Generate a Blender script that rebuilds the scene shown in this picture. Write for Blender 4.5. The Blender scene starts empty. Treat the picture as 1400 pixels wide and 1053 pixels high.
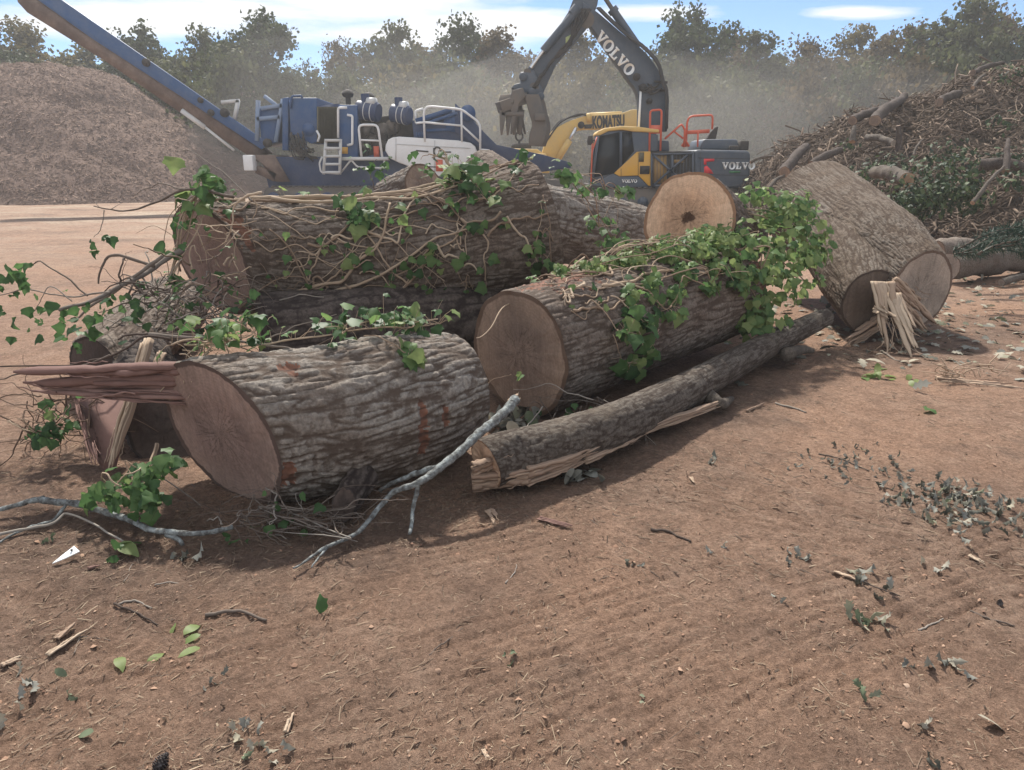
import bpy, math, random
import numpy as np
from mathutils import Vector, Matrix
R = math.radians
rnd = random.Random(11)
rng = np.random.default_rng(7)
scene = bpy.context.scene
COL = scene.collection

# ------------------------------------------------------------------ camera model (real pinhole at eye height)
CAM_H, F_PX, PITCH = 1.6, 980.0, math.atan(298.0/980.0)
CP, SP = math.cos(PITCH), math.sin(PITCH)
def ray(px, py):
    a = (px-700.0)/F_PX; b = -(py-526.5)/F_PX
    return np.array([a, CP+b*SP, -SP+b*CP])
def P(px, py, Y):                      # point seen at that place, Y metres ahead
    d = ray(px, py); t = Y/d[1]
    return np.array([d[0]*t, Y, CAM_H+d[2]*t])
def PZ(px, py, z=0.0):                 # point seen at that place at height z
    d = ray(px, py); t = (z-CAM_H)/d[2]
    return np.array([d[0]*t, d[1]*t, z])

# ------------------------------------------------------------------ noise
_p = np.random.default_rng(3).permutation(512).astype(np.int64)
_perm = np.concatenate([_p, _p, _p])
_g = np.random.default_rng(5).normal(size=(512, 3)); _g /= np.linalg.norm(_g, axis=1)[:, None]
def pn(x, y, z):
    x, y, z = np.broadcast_arrays(np.asarray(x, float), np.asarray(y, float), np.asarray(z, float))
    xi, yi, zi = np.floor(x).astype(np.int64), np.floor(y).astype(np.int64), np.floor(z).astype(np.int64)
    xf, yf, zf = x-xi, y-yi, z-zi
    u, v, w = [t*t*t*(t*(t*6-15)+10) for t in (xf, yf, zf)]
    def g(i, j, k):
        h = _perm[_perm[_perm[(xi+i) & 511]+((yi+j) & 511)]+((zi+k) & 511)]
        q = _g[h]
        return q[..., 0]*(xf-i)+q[..., 1]*(yf-j)+q[..., 2]*(zf-k)
    def l(a, b, t): return a+(b-a)*t
    r = l(l(l(g(0,0,0), g(1,0,0), u), l(g(0,1,0), g(1,1,0), u), v), l(l(g(0,0,1), g(1,0,1), u), l(g(0,1,1), g(1,1,1), u), v), w)
    return r*1.6
def fbm(x, y, z, o=4, gain=.5):
    s = 0; a = 1.0
    for i in range(o):
        s = s+a*pn(np.asarray(x)*2**i+i*7.3, np.asarray(y)*2**i+i*3.1, np.asarray(z)*2**i+i*5.7); a *= gain
    return s
def sstep(a, b, x):
    t = np.clip((np.asarray(x, float)-a)/(b-a), 0, 1); return t*t*(3-2*t)

# ------------------------------------------------------------------ mesh building
def nrm(v):
    v = np.asarray(v, float); return v/max(np.linalg.norm(v), 1e-9)
class MB:
    def __init__(s): s.V = []; s.F = []; s.n = 0; s.A = {}
    def add(s, V, F, mat=0, **attr):
        V = np.asarray(V, float).reshape(-1, 3)
        if isinstance(F, np.ndarray): F = [F]
        for f in F:
            f = np.asarray(f, np.int64)
            if f.ndim == 1: f = f[None, :]
            s.F.append((f+s.n, mat))
        for k in set(list(s.A)+list(attr)):
            lst = s.A.setdefault(k, [np.zeros(s.n)] if s.n else [])
            a = attr.get(k, 0.0)
            lst.append(np.full(len(V), a) if np.isscalar(a) else np.asarray(a, float))
        s.V.append(V); s.n += len(V)
        return s
    def box(s, c, size, rot=None, mat=0, **at):
        h = np.array(size, float)/2
        v = np.array([[x, y, z] for x in (-1, 1) for y in (-1, 1) for z in (-1, 1)], float)*h
        if rot is not None: v = v @ np.array(rot).T
        f = np.array([[0,1,3,2],[4,6,7,5],[0,4,5,1],[2,3,7,6],[0,2,6,4],[1,5,7,3]])
        return s.add(v+np.array(c), f, mat, **at)
    def bar(s, a, b, w, h, mat=0, up=(0,0,1), **at):
        a = np.array(a, float); b = np.array(b, float); d = b-a; L = np.linalg.norm(d); d = d/L
        r = np.cross(d, up)
        if np.linalg.norm(r) < 1e-4: r = np.cross(d, (0,1,0))
        r = nrm(r); u = np.cross(r, d)
        return s.box((a+b)/2, (L, w, h), np.stack([d, r, u], axis=1), mat, **at)
    def prism(s, poly, vec, mat=0, **at):
        p = np.array(poly, float); n = len(p); q = p+np.array(vec, float)
        i = np.arange(n); j = (i+1) % n
        return s.add(np.vstack([p, q]), [i[::-1], i+n, np.stack([i, j, j+n, i+n], 1)], mat, **at)
    def tube(s, pts, rad, k=8, mat=0, caps=True, **at):
        pts = np.array(pts, float); n = len(pts)
        rad = np.full(n, rad) if np.isscalar(rad) else np.array(rad, float)
        T = np.gradient(pts, axis=0); T /= np.maximum(np.linalg.norm(T, axis=1), 1e-9)[:, None]
        e = np.cross(T[0], (0, 0, 1.0))
        if np.linalg.norm(e) < 1e-3: e = np.cross(T[0], (1.0, 0, 0))
        e = nrm(e); rings = []
        a = np.arange(k)*2*np.pi/k
        for i in range(n):
            e = e-T[i]*np.dot(e, T[i]); e = nrm(e); f = np.cross(T[i], e)
            rings.append(pts[i]+rad[i]*(np.cos(a)[:, None]*e+np.sin(a)[:, None]*f))
        V = np.vstack(rings)
        i = np.arange(k); j = (i+1) % k
        q = np.concatenate([np.stack([i+r*k, j+r*k, j+(r+1)*k, i+(r+1)*k], 1) for r in range(n-1)])
        fs = [q]
        if caps: fs += [i[::-1], i+(n-1)*k]
        return s.add(V, fs, mat, **at)
    def cyl(s, a, b, r, r2=None, k=16, mat=0, **at):
        return s.tube([a, b], [r, r if r2 is None else r2], k, mat, **at)
    def loop(s, pts, r, k=7, mat=0, **at):     # bent rail with rounded corners
        pts = [np.array(p, float) for p in pts]; out = [pts[0]]
        for a, b, c in zip(pts[:-2], pts[1:-1], pts[2:]):
            d = min(np.linalg.norm(b-a), np.linalg.norm(c-b))*.25
            p0 = b+nrm(a-b)*d; p1 = b+nrm(c-b)*d
            for t in (0, .33, .66, 1): out.append((1-t)**2*p0+2*t*(1-t)*b+t*t*p1)
        out.append(pts[-1])
        return s.tube(out, r, k, mat, **at)
    def arrays(s):
        return np.vstack(s.V), s.F, {k: np.concatenate(v) for k, v in s.A.items()}
    def build(s, name, mats, parent=None, origin=None, smooth=None, bevel=0):
        V, F, A = s.arrays()
        if origin is None: origin = np.array(parent.location) if parent is not None else np.zeros(3)
        o = mesh_obj(name, V-np.array(origin), F, mats, A, smooth)
        o.location = (0, 0, 0) if parent is not None else tuple(origin)
        if parent is not None: o.parent = parent
        if bevel:
            m = o.modifiers.new('bevel', 'BEVEL'); m.width = bevel; m.segments = 2; m.limit_method = 'ANGLE'; m.angle_limit = R(35)
        return o
def split_pieces(mb):
    out, off = [], 0
    for i, V in enumerate(mb.V):
        m = MB(); m.V = [V]; m.n = len(V)
        m.F = [(f-off, k) for f, k in mb.F if f.min() >= off and f.max() < off+len(V)]
        m.A = {k: [a[i]] for k, a in mb.A.items()}
        out.append(m); off += len(V)
    return out
def make_mesh(name, V, F, mats, A=None, smooth=None):
    me = bpy.data.meshes.new(name)
    V = np.ascontiguousarray(V, dtype=np.float32)
    loops = np.concatenate([f.ravel() for f, m in F]); tot = np.concatenate([np.full(len(f), f.shape[1]) for f, m in F])
    mi = np.concatenate([np.full(len(f), m) for f, m in F])
    start = np.concatenate([[0], np.cumsum(tot)[:-1]])
    me.vertices.add(len(V)); me.vertices.foreach_set('co', V.ravel())
    me.loops.add(len(loops)); me.loops.foreach_set('vertex_index', loops.astype(np.int32))
    me.polygons.add(len(tot)); me.polygons.foreach_set('loop_start', start.astype(np.int32))
    me.polygons.foreach_set('material_index', mi.astype(np.int32))
    me.update(calc_edges=True)
    for m in (mats if isinstance(mats, (list, tuple)) else [mats]): me.materials.append(m)
    for k, a in (A or {}).items():
        at = me.attributes.new(k, 'FLOAT', 'POINT'); at.data.foreach_set('value', np.asarray(a, np.float32))
    me.validate()
    if smooth is True: me.polygons.foreach_set('use_smooth', np.ones(len(me.polygons), bool))
    elif smooth: me.set_sharp_from_angle(angle=R(smooth)); 
    return me
def mesh_obj(name, V, F, mats, A=None, smooth=None):
    me = make_mesh(name, V, F, mats, A, smooth)
    if smooth and smooth is not True:
        me.polygons.foreach_set('use_smooth', np.ones(len(me.polygons), bool)); me.set_sharp_from_angle(angle=R(smooth))
    o = bpy.data.objects.new(name, me); COL.objects.link(o); return o
def tag(o, label, cat, group=None, kind=None):
    o['label'] = label; o['category'] = cat
    if group: o['group'] = group
    if kind: o['kind'] = kind
    return o
def empty(name, loc):
    o = bpy.data.objects.new(name, None); COL.objects.link(o); o.location = tuple(loc); o.empty_display_size = .2; return o
def copy_tree(o, parent=None):
    c = o.copy(); COL.objects.link(c)
    if parent is not None: c.parent = parent
    for ch in o.children: copy_tree(ch, c)
    return c
def rot_axes(xd, up):                      # matrices (n,3,3), columns x,y,z ; z near up, x near xd
    z = up/np.maximum(np.linalg.norm(up, axis=1), 1e-9)[:, None]
    x = xd-z*np.sum(xd*z, axis=1)[:, None]; x /= np.maximum(np.linalg.norm(x, axis=1), 1e-9)[:, None]
    y = np.cross(z, x)
    return np.stack([x, y, z], axis=2)
def scatter(mb, TV, TF, pos, M3, scale, mat=0, tint=None, **extra):
    n, k = len(pos), len(TV)
    scale = np.asarray(scale, float)
    if scale.ndim == 1: scale = np.repeat(scale[:, None], 3, 1)
    V = np.einsum('nij,nkj->nki', M3, TV[None]*scale[:, None, :])+pos[:, None, :]
    fs = [(np.asarray(f)[None]+np.arange(n)[:, None, None]*k).reshape(-1, np.asarray(f).shape[1]) for f in TF]
    t = np.repeat(rng.random(n) if tint is None else tint, k)
    mb.add(V.reshape(-1, 3), fs, mat, tint=t)
def catmull(pts, n):
    p = np.array(pts, float); p = np.vstack([2*p[0]-p[1], p, 2*p[-1]-p[-2]]); m = len(p)-3
    t = np.linspace(0, m, n); i = np.minimum(t.astype(int), m-1); f = (t-i)[:, None]
    a, b, c, d = p[i], p[i+1], p[i+2], p[i+3]
    return .5*(2*b+(c-a)*f+(2*a-5*b+4*c-d)*f*f+(3*b-a-3*c+d)*f**3)
def wiggle(pts, n, amp, seed=0, freq=3):
    c = catmull(pts, n); t = np.linspace(0, 1, n)*freq
    off = np.stack([fbm(t, seed*3.7+1.1, 0, 3), fbm(t, seed*3.7+5.1, 3, 3), fbm(t, seed*3.7+9.1, 7, 3)], 1)*amp
    return c+off

# ------------------------------------------------------------------ materials
class NT:
    def __init__(s, name):
        s.m = bpy.data.materials.new(name); s.m.use_nodes = True; s.t = s.m.node_tree; s.t.nodes.clear()
        s.out = s.n('ShaderNodeOutputMaterial')
    def n(s, typ, **kw):
        x = s.t.nodes.new(typ)
        for k, v in kw.items():
            if k.startswith('i_'): x.inputs[k[2:].replace('_', ' ')].default_value = v
            else: setattr(x, k, v)
        return x
    def l(s, a, b): s.t.links.new(a, b)
    def ramp(s, fac, stops):
        r = s.n('ShaderNodeValToRGB'); e = r.color_ramp.elements
        while len(e) < len(stops): e.new(.5)
        for x, (p, c) in zip(e, stops): x.position = p; x.color = (*c, 1)
        s.l(fac, r.inputs[0]); return r.outputs[0]
    def mix(s, fac, a, b, mode='MIX'):
        x = s.n('ShaderNodeMix', data_type='RGBA', blend_type=mode)
        for v, i in ((fac, 0), (a, 6), (b, 7)):
            if hasattr(v, 'links'): s.l(v, x.inputs[i])
            elif i == 0: x.inputs[0].default_value = v
            else: x.inputs[i].default_value = (*v, 1)
        return x.outputs[2]
    def math(s, op, a, b=None, clamp=False):
        x = s.n('ShaderNodeMath', operation=op, use_clamp=clamp)
        for v, i in ((a, 0), (b, 1)):
            if v is None: continue
            if hasattr(v, 'links'): s.l(v, x.inputs[i])
            else: x.inputs[i].default_value = v
        return x.outputs[0]
    def coord(s, kind='Object', scale=(1,1,1), rot=(0,0,0)):
        c = s.n('ShaderNodeTexCoord'); mp = s.n('ShaderNodeMapping')
        mp.inputs['Scale'].default_value = scale; mp.inputs['Rotation'].default_value = rot
        s.l(c.outputs[kind], mp.inputs[0]); return mp.outputs[0]
    def noise(s, vec, scale, detail=5, rough=.6, dist=0):
        x = s.n('ShaderNodeTexNoise'); x.inputs['Scale'].default_value = scale; x.inputs['Detail'].default_value = detail
        x.inputs['Roughness'].default_value = rough; x.inputs['Distortion'].default_value = dist
        s.l(vec, x.inputs['Vector']); return x.outputs['Fac']
    def attr(s, name): return s.n('ShaderNodeAttribute', attribute_name=name).outputs['Fac']
    def bump(s, h, strength=.5, dist=.01, normal=None):
        b = s.n('ShaderNodeBump'); b.inputs['Strength'].default_value = strength; b.inputs['Distance'].default_value = dist
        s.l(h, b.inputs['Height'])
        if normal is not None: s.l(normal, b.inputs['Normal'])
        return b.outputs[0]
    def bsdf(s, col, rough=.8, normal=None, metallic=0, spec=.3, emit=None):
        b = s.n('ShaderNodeBsdfPrincipled')
        if hasattr(col, 'links'): s.l(col, b.inputs['Base Color'])
        else: b.inputs['Base Color'].default_value = (*col, 1)
        if hasattr(rough, 'links'): s.l(rough, b.inputs['Roughness'])
        else: b.inputs['Roughness'].default_value = rough
        b.inputs['Metallic'].default_value = metallic; b.inputs['Specular IOR Level'].default_value = spec
        if normal is not None: s.l(normal, b.inputs['Normal'])
        return b
    def done(s, sh): s.l(sh.outputs[0] if hasattr(sh, 'outputs') else sh, s.out.inputs[0]); return s.m
def m_simple(name, stops, scale=6, rough=.8, bump=.3, dist=.01, stretch=(1,1,1), spec=.25, metallic=0, detail=6, tint=False, coord='Object'):
    t = NT(name); v = t.coord(coord, stretch); f = t.noise(v, scale, detail)
    if tint: f = t.math('ADD', t.math('MULTIPLY', t.attr('tint'), .75), t.math('MULTIPLY', f, .25))
    c = t.ramp(f, stops)
    nb = t.bump(t.noise(v, scale*3, 6), bump, dist) if bump else None
    return t.done(t.bsdf(c, rough, nb, metallic, spec))
def m_paint(name, col, dust=(.30,.24,.19), amt=.35, rough=.45, metallic=0):   # machine paint with dry dust lying on it in patches
    t = NT(name); v = t.coord('Object')
    n1 = t.noise(v, 1.7, 8, .65); n2 = t.noise(v, 14, 5)
    g = t.n('ShaderNodeNewGeometry'); sx = t.n('ShaderNodeSeparateXYZ'); t.l(g.outputs['Normal'], sx.inputs[0])
    up = t.math('MULTIPLY', t.math('MAXIMUM', sx.outputs['Z'], 0), .35)
    d = t.math('ADD', t.math('MULTIPLY', t.math('SUBTRACT', n1, .38), 1.6), t.math('MULTIPLY', t.math('SUBTRACT', n2, .5), .5))
    d = t.math('MULTIPLY', t.math('ADD', d, up), amt*2, True)
    c = t.mix(d, col, dust)
    r = t.math('ADD', t.math('MULTIPLY', d, .45), rough, True)
    return t.done(t.bsdf(c, r, t.bump(n2, .08, .01), metallic, .4))
def m_leaf(name, stops, trans=.35, rough=.5, spec=.35):
    t = NT(name); c = t.ramp(t.attr('tint'), stops)
    v = t.coord('Object'); c = t.mix(t.math('MULTIPLY', t.noise(v, 30, 3), .35), c, (.03,.05,.02))
    b = t.bsdf(c, rough, None, 0, spec)
    tr = t.n('ShaderNodeBsdfTranslucent'); t.l(c, tr.inputs[0])
    mx = t.n('ShaderNodeMixShader'); mx.inputs[0].default_value = trans
    t.l(b.outputs[0], mx.inputs[1]); t.l(tr.outputs[0], mx.inputs[2])
    return t.done(mx)
def m_bark(name, plate, plate2, furrow, moss=None):
    t = NT(name); v = t.coord('Object'); h = t.attr('furrow')
    n1 = t.noise(v, 3.5, 8, .65); n2 = t.noise(v, 48, 7, .72)
    c = t.mix(t.ramp(n1, [(.35, (0,0,0)), (.65, (1,1,1))]), plate, plate2)
    sp = t.ramp(n2, [(.28, (.5,.5,.5)), (.7, (1.5,1.5,1.5))]); c = t.mix(1.0, c, sp, 'MULTIPLY')
    f = t.math('ADD', h, t.math('MULTIPLY', t.math('SUBTRACT', n2, .5), .6))
    c = t.mix(t.ramp(f, [(.08, (0,0,0)), (.62, (1,1,1))]), furrow, c)
    if moss: c = t.mix(t.ramp(t.noise(v, 2.3, 6), [(.56, (0,0,0)), (.7, (.7,.7,.7))]), c, moss)
    nb = t.bump(n2, .75, .014); nb = t.bump(t.noise(v, 160, 3), .4, .004, nb)
    return t.done(t.bsdf(c, .92, nb, 0, .15))
def m_cut(name, heart, sap, bark=(.07,.05,.04), rings=.35, saw=(0,0,0), rot=False):
    t = NT(name); v = t.coord('Object'); r = t.attr('rad'); a = t.attr('ang')
    n = t.noise(v, 7, 7, .6)
    w = t.math('SINE', t.math('ADD', t.math('MULTIPLY', r, 140), t.math('MULTIPLY', n, 26)))
    w = t.math('ADD', t.math('MULTIPLY', w, .5*rings), .5)
    c = t.mix(t.ramp(t.math('ADD', r, t.math('MULTIPLY', t.math('SUBTRACT', n, .5), .35)), [(.45, (0,0,0)), (.85, (1,1,1))]), heart, sap)
    c = t.mix(1.0, c, t.ramp(w, [(.2, (.72,.70,.68)), (.8, (1.15,1.14,1.12))]), 'MULTIPLY')
    st = t.noise(v, 2.2, 6); c = t.mix(t.ramp(st, [(.46, (0,0,0)), (.68, (.6,.6,.6))]), c, tuple(x*.42 for x in heart))
    # chainsaw strokes, straight across the face
    sv = t.coord('Object', (40, 40, 1.2), saw); sn = t.noise(sv, 1.0, 4, .6)
    c = t.mix(1.0, c, t.ramp(sn, [(.25, (.88,.88,.88)), (.75, (1.1,1.1,1.1))]), 'MULTIPLY')
    s2 = t.noise(t.coord('Object', (26, 26, .9), (saw[0]+R(55), saw[1]+R(20), saw[2])), 1.0, 3, .5); c = t.mix(1.0, c, t.ramp(s2, [(.3, (.86,.86,.86)), (.42, (1,1,1)), (.7, (1.06,1.06,1.06))]), 'MULTIPLY')
    c = t.mix(1.0, c, t.ramp(t.noise(v, 42, 6, .75), [(.3, (.8,.8,.8)), (.7, (1.18,1.18,1.18))]), 'MULTIPLY')
    # radial checks
    cb = t.n('ShaderNodeCombineXYZ'); t.l(t.math('MULTIPLY', a, 3.2), cb.inputs[0]); t.l(t.math('MULTIPLY', r, 1.1), cb.inputs[1])
    ck = t.math('ABSOLUTE', t.math('SUBTRACT', t.noise(cb.outputs[0], 2.4, 3, .5), .5))
    ckm = t.math('MULTIPLY', t.ramp(ck, [(0, (1,1,1)), (.013, (0,0,0))]), t.ramp(r, [(.08, (1,1,1)), (.62, (0,0,0))]))
    c = t.mix(t.math('MULTIPLY', ckm, .8), c, (.04,.028,.02))
    if rot:                                  # rotten heart: a dark ragged patch of decayed wood
        hr = t.math('ADD', r, t.math('MULTIPLY', t.math('SUBTRACT', t.noise(v, 14, 5, .7), .5), .42))
        c = t.mix(t.ramp(hr, [(.09, (1,1,1)), (.14, (0,0,0))]), c, (.085,.045,.028))
    bk = t.ramp(t.math('ADD', r, t.math('MULTIPLY', t.math('SUBTRACT', n, .5), .06)), [(.925, (0,0,0)), (.94, (1,1,1))])
    c = t.mix(bk, c, bark)
    nb = t.bump(sn, .5, .006); nb = t.bump(t.math('MULTIPLY', ckm, -1.0), .8, .01, nb)
    return t.done(t.bsdf(c, .85, nb, 0, .2))
def m_split(name, a, b, dark):           # split wood, long fibres in the mesh's 'furrow' value and fine noise
    t = NT(name); v = t.coord('Object'); h = t.attr('furrow'); tn = t.attr('tint')
    n = t.noise(v, 18, 7, .7)
    c = t.mix(t.ramp(t.math('ADD', t.math('MULTIPLY', tn, .6), t.math('MULTIPLY', n, .4)), [(.3, (0,0,0)), (.7, (1,1,1))]), a, b)
    c = t.mix(t.ramp(h, [(.1, (0,0,0)), (.45, (1,1,1))]), dark, c)
    return t.done(t.bsdf(c, .85, t.bump(n, .6, .006), 0, .2))
EXPOSURE, HAZE = 1.0, 0.0019
# ================================================================== world, sun, camera
SUN_AZ, SUN_EL = R(-14), R(50)          # azimuth from +Y (ahead), negative = left
sun_dir = np.array([math.sin(SUN_AZ)*math.cos(SUN_EL), math.cos(SUN_AZ)*math.cos(SUN_EL), math.sin(SUN_EL)])
w = bpy.data.worlds.new('World'); scene.world = w; w.use_nodes = True
nt = w.node_tree; nt.nodes.clear()
def wn(t, **k):
    x = nt.nodes.new(t)
    for a, b in k.items(): setattr(x, a, b)
    return x
wl = nt.links.new
def wm(op, a, b=None, clamp=False):
    x = wn('ShaderNodeMath', operation=op, use_clamp=clamp)
    for v, i in ((a, 0), (b, 1)):
        if v is None: continue
        if hasattr(v, 'links'): wl(v, x.inputs[i])
        else: x.inputs[i].default_value = v
    return x.outputs[0]
sky = wn('ShaderNodeTexSky', sky_type='NISHITA', sun_disc=False, sun_elevation=SUN_EL, sun_rotation=SUN_AZ,
         altitude=100, air_density=.8, dust_density=0, ozone_density=6)
tc = wn('ShaderNodeTexCoord'); sp = wn('ShaderNodeSeparateXYZ'); wl(tc.outputs['Generated'], sp.inputs[0])
den = wm('MAXIMUM', sp.outputs['Y'], .05)
cu = wm('DIVIDE', sp.outputs['X'], den); cw = wm('DIVIDE', sp.outputs['Z'], den)
mp = wn('ShaderNodeMapping'); mp.inputs['Scale'].default_value = (2.2, 2.2, 14); wl(tc.outputs['Generated'], mp.inputs[0])
nz = wn('ShaderNodeTexNoise'); nz.inputs['Scale'].default_value = 2.1; nz.inputs['Detail'].default_value = 9; nz.inputs['Roughness'].default_value = .6
wl(mp.outputs[0], nz.inputs['Vector'])
def cloud(px, py, apx, bpx):            # one fair-weather cloud bank, by its direction in the sky
    d = ray(px, py); u0, w0 = d[0]/d[1], d[2]/d[1]
    a = wm('DIVIDE', wm('SUBTRACT', cu, u0), apx/980.0); b = wm('DIVIDE', wm('SUBTRACT', cw, w0), bpx/980.0)
    r2 = wm('ADD', wm('MULTIPLY', a, a), wm('MULTIPLY', b, b))
    return wm('SUBTRACT', 1.0, wm('SQRT', r2), True)
m = None
for c in ((470, 8, 330, 55), (560, 42, 240, 30), (900, 18, 140, 16), (340, 18, 110, 34), (170, 25, 260, 42), (690, 30, 190, 28), (1180, 18, 110, 12), (-500, -100, 700, 160), (1500, -200, 600, 150)):
    k = cloud(*c); m = k if m is None else wm('MAXIMUM', m, k)
f = wm('ADD', wm('MULTIPLY', m, .85), wm('MULTIPLY', wm('SUBTRACT', nz.outputs['Fac'], .5), 1.5))
cov = wn('ShaderNodeMapRange', interpolation_type='SMOOTHSTEP'); cov.inputs[1].default_value = .34; cov.inputs[2].default_value = .75
wl(wm('MAXIMUM', sp.outputs['Z'], wm('ADD', wm('MULTIPLY', sp.outputs['Y'], -.9), .2)), cov.inputs[0])      # unseen broken cloud overhead and behind, added as neutral fill light
n2 = wn('ShaderNodeTexNoise'); n2.inputs['Scale'].default_value = 2.6; n2.inputs['Detail'].default_value = 8; wl(tc.outputs['Generated'], n2.inputs['Vector'])
f = wm('MAXIMUM', f, wm('ADD', wm('MULTIPLY', cov.outputs[0], .62), wm('MULTIPLY', wm('SUBTRACT', n2.outputs['Fac'], .52), 2.0)))
f = wm('MINIMUM', f, wm('ADD', wm('MULTIPLY', cov.outputs[0], 9), wm('ADD', wm('MULTIPLY', m, .85), wm('MULTIPLY', wm('SUBTRACT', nz.outputs['Fac'], .5), 1.5))))
rp = wn('ShaderNodeValToRGB'); rp.color_ramp.elements[0].position = .22; rp.color_ramp.elements[1].position = .62
rp.color_ramp.elements[0].color = (0,0,0,1); rp.color_ramp.elements[1].color = (1,1,1,1); wl(f, rp.inputs[0])
mx = wn('ShaderNodeMix', data_type='RGBA'); wl(rp.outputs[0], mx.inputs[0]); wl(sky.outputs[0], mx.inputs[6]); mx.inputs[7].default_value = (6.9, 7.05, 7.25, 1)
bg = wn('ShaderNodeBackground'); wl(mx.outputs[2], bg.inputs[0]); bg.inputs[1].default_value = .078
wo = wn('ShaderNodeOutputWorld'); wl(bg.outputs[0], wo.inputs[0])

sl = bpy.data.lights.new('sun', 'SUN'); sl.energy = 4.0; sl.angle = R(3); sl.color = (1, .95, .86)
so = bpy.data.objects.new('sun', sl); COL.objects.link(so)
so.rotation_euler = Vector(tuple(sun_dir)).to_track_quat('Z', 'Y').to_euler(); so.location = (0, 0, 30)
cam = bpy.data.cameras.new('camera'); cam.sensor_width = 36; cam.lens = 36*F_PX/1400; cam.clip_start = .05; cam.clip_end = 3000
co = bpy.data.objects.new('camera', cam); COL.objects.link(co); co.location = (0, 0, CAM_H); co.rotation_euler = (R(90)-PITCH, 0, 0)
scene.camera = co
scene.view_settings.view_transform = 'Standard'; scene.view_settings.look = 'None'; scene.view_settings.gamma = 1
scene.view_settings.exposure = EXPOSURE
cy = scene.cycles
try:
    cy.use_denoising = True; cy.denoiser = 'OPENIMAGEDENOISE'; cy.max_bounces = 6; cy.volume_bounces = 0; cy.diffuse_bounces = 3; cy.glossy_bounces = 2
    cy.transparent_max_bounces = 8; cy.sample_clamp_indirect = 8
except Exception: pass

# ================================================================== ground
TRACKS = [((820,1030),(1075,868),.30,.052,.011),((640,1045),(900,930),.22,.06,.008),((10,975),(235,800),.26,.055,.011),((150,930),(420,800),.2,.05,.008),((945,800),(1090,878),.035,.07,.016),((1020,770),(1120,840),.02,.05,.010),((1290,850),(1410,775),.2,.06,.010),((1090,560),(1330,660),.5,.09,.012),((1000,640),(1180,720),.3,.08,.010),((1180,980),(1400,870),.2,.06,.008),((-30,860),(120,770),.2,.06,.010),((1150,470),(1420,560),.6,.12,.014)]
def scrape(x, y):                       # raked and tracked earth: long scratches in two directions
    m = sstep(-.3, .3, pn(x*.35+4, y*.35, 2.2)+ .25*(x-.3))
    a1, a2 = R(24), R(-33)
    s1 = pn((x*math.cos(a1)+y*math.sin(a1))*.55, (-x*math.sin(a1)+y*math.cos(a1))*11, 1.5)
    s2 = pn((x*math.cos(a2)+y*math.sin(a2))*.55, (-x*math.sin(a2)+y*math.cos(a2))*11, 8.5)
    return (1-m)*s1+m*s2*.8
def gh(x, y):
    x = np.asarray(x, float); y = np.asarray(y, float)
    h = .03*fbm(x*.45, y*.45, .3, 3)+.012*fbm(x*2.1, y*2.1, 5.3, 3)
    return h-.02
def gh_fine(x, y):
    near = 1-sstep(8, 16, np.hypot(x, y))
    s = scrape(x, y); msk = sstep(-.1, .5, pn(x*.6, y*.6, 9.1)+.15)
    tread = np.abs(pn(x*3.1, y*3.1, 4.4))
    h = .005*s*msk+.004*fbm(x*7, y*7, 2.7, 3)+.0045*fbm(x*22, y*22, 6.1, 3, .7)
    # caterpillar tracks: lugs pressed across two bands
    for (x0, y0, az, wd) in ((-1.2, 2.3, R(24), .34), (-.9, 1.75, R(24), .3), (.9, 2.2, R(22), .34), (1.4, 3.4, R(-35), .3), (2.2, 2.6, R(-35), .3)):
        d = (x-x0)*math.cos(az)+(y-y0)*math.sin(az); c = -(x-x0)*math.sin(az)+(y-y0)*math.cos(az)
        band = sstep(wd, wd*.75, np.abs(c))*(.35+.65*sstep(-.1, .3, pn(d*.9, c*2, x0*7)))*sstep(3.2, 1.6, np.abs(d))
        h = h-band*.010+band*.014*sstep(.2, .6, np.abs(np.sin(c*42+.6*np.sin(d*2)+1.3*pn(d*2, c*3, 1))))*.6
    for (a, b, wd, sp_, dep) in TRACKS:            # grooves raked by track lugs, in parallel sets
        A_, B_ = PZ(*a), PZ(*b); dv = B_-A_; L_ = np.hypot(dv[0], dv[1]); ca, sa = dv[0]/L_, dv[1]/L_
        d = (x-A_[0])*ca+(y-A_[1])*sa; c = -(x-A_[0])*sa+(y-A_[1])*ca+.012*pn(d*2, 0, sp_*90)
        band = sstep(wd, wd*.7, np.abs(c))*sstep(-.5, .0, d)*sstep(L_+.5, L_, d)*(.25+.75*sstep(-.25, .25, pn(d*1.6, c*5, 3.3)))
        f = np.abs(((c/sp_) % 1)-.5)*2
        h = h-dep*.62*band*sstep(.62, 1, f)+dep*.25*band*sstep(.5, .0, f)
    return gh(x, y)+h*near
def axis(lo, hi, c0, c1, step):
    mid = np.arange(c0, c1, step); out = [mid]
    s, p = step, c1; r = []
    while p < hi: r.append(p); s *= 1.035; p += s
    out.append(np.array(r+[hi])); s, p, l = step, c0-step, []
    while p > lo: l.append(p); s *= 1.035; p -= s
    return np.concatenate([np.array(l+[lo])[::-1], mid, out[1]])
gx = axis(-250, 250, -2.0, 2.4, .0115); gy = axis(-30, 300, 1.45, 3.5, .0105)
GX, GY = np.meshgrid(gx, gy)
nx, ny = len(gx), len(gy)
GZ = gh_fine(GX, GY)
idx = np.arange(nx*ny).reshape(ny, nx)
q = np.stack([idx[:-1,:-1], idx[:-1,1:], idx[1:,1:], idx[1:,:-1]], -1).reshape(-1, 4)
t = NT('packed_red_earth'); v = t.coord('Object')
big = t.noise(v, .55, 6, .6); mid = t.noise(v, 5, 8, .68); fine = t.noise(v, 60, 6, .75); grit = t.noise(v, 240, 3, .6)
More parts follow.
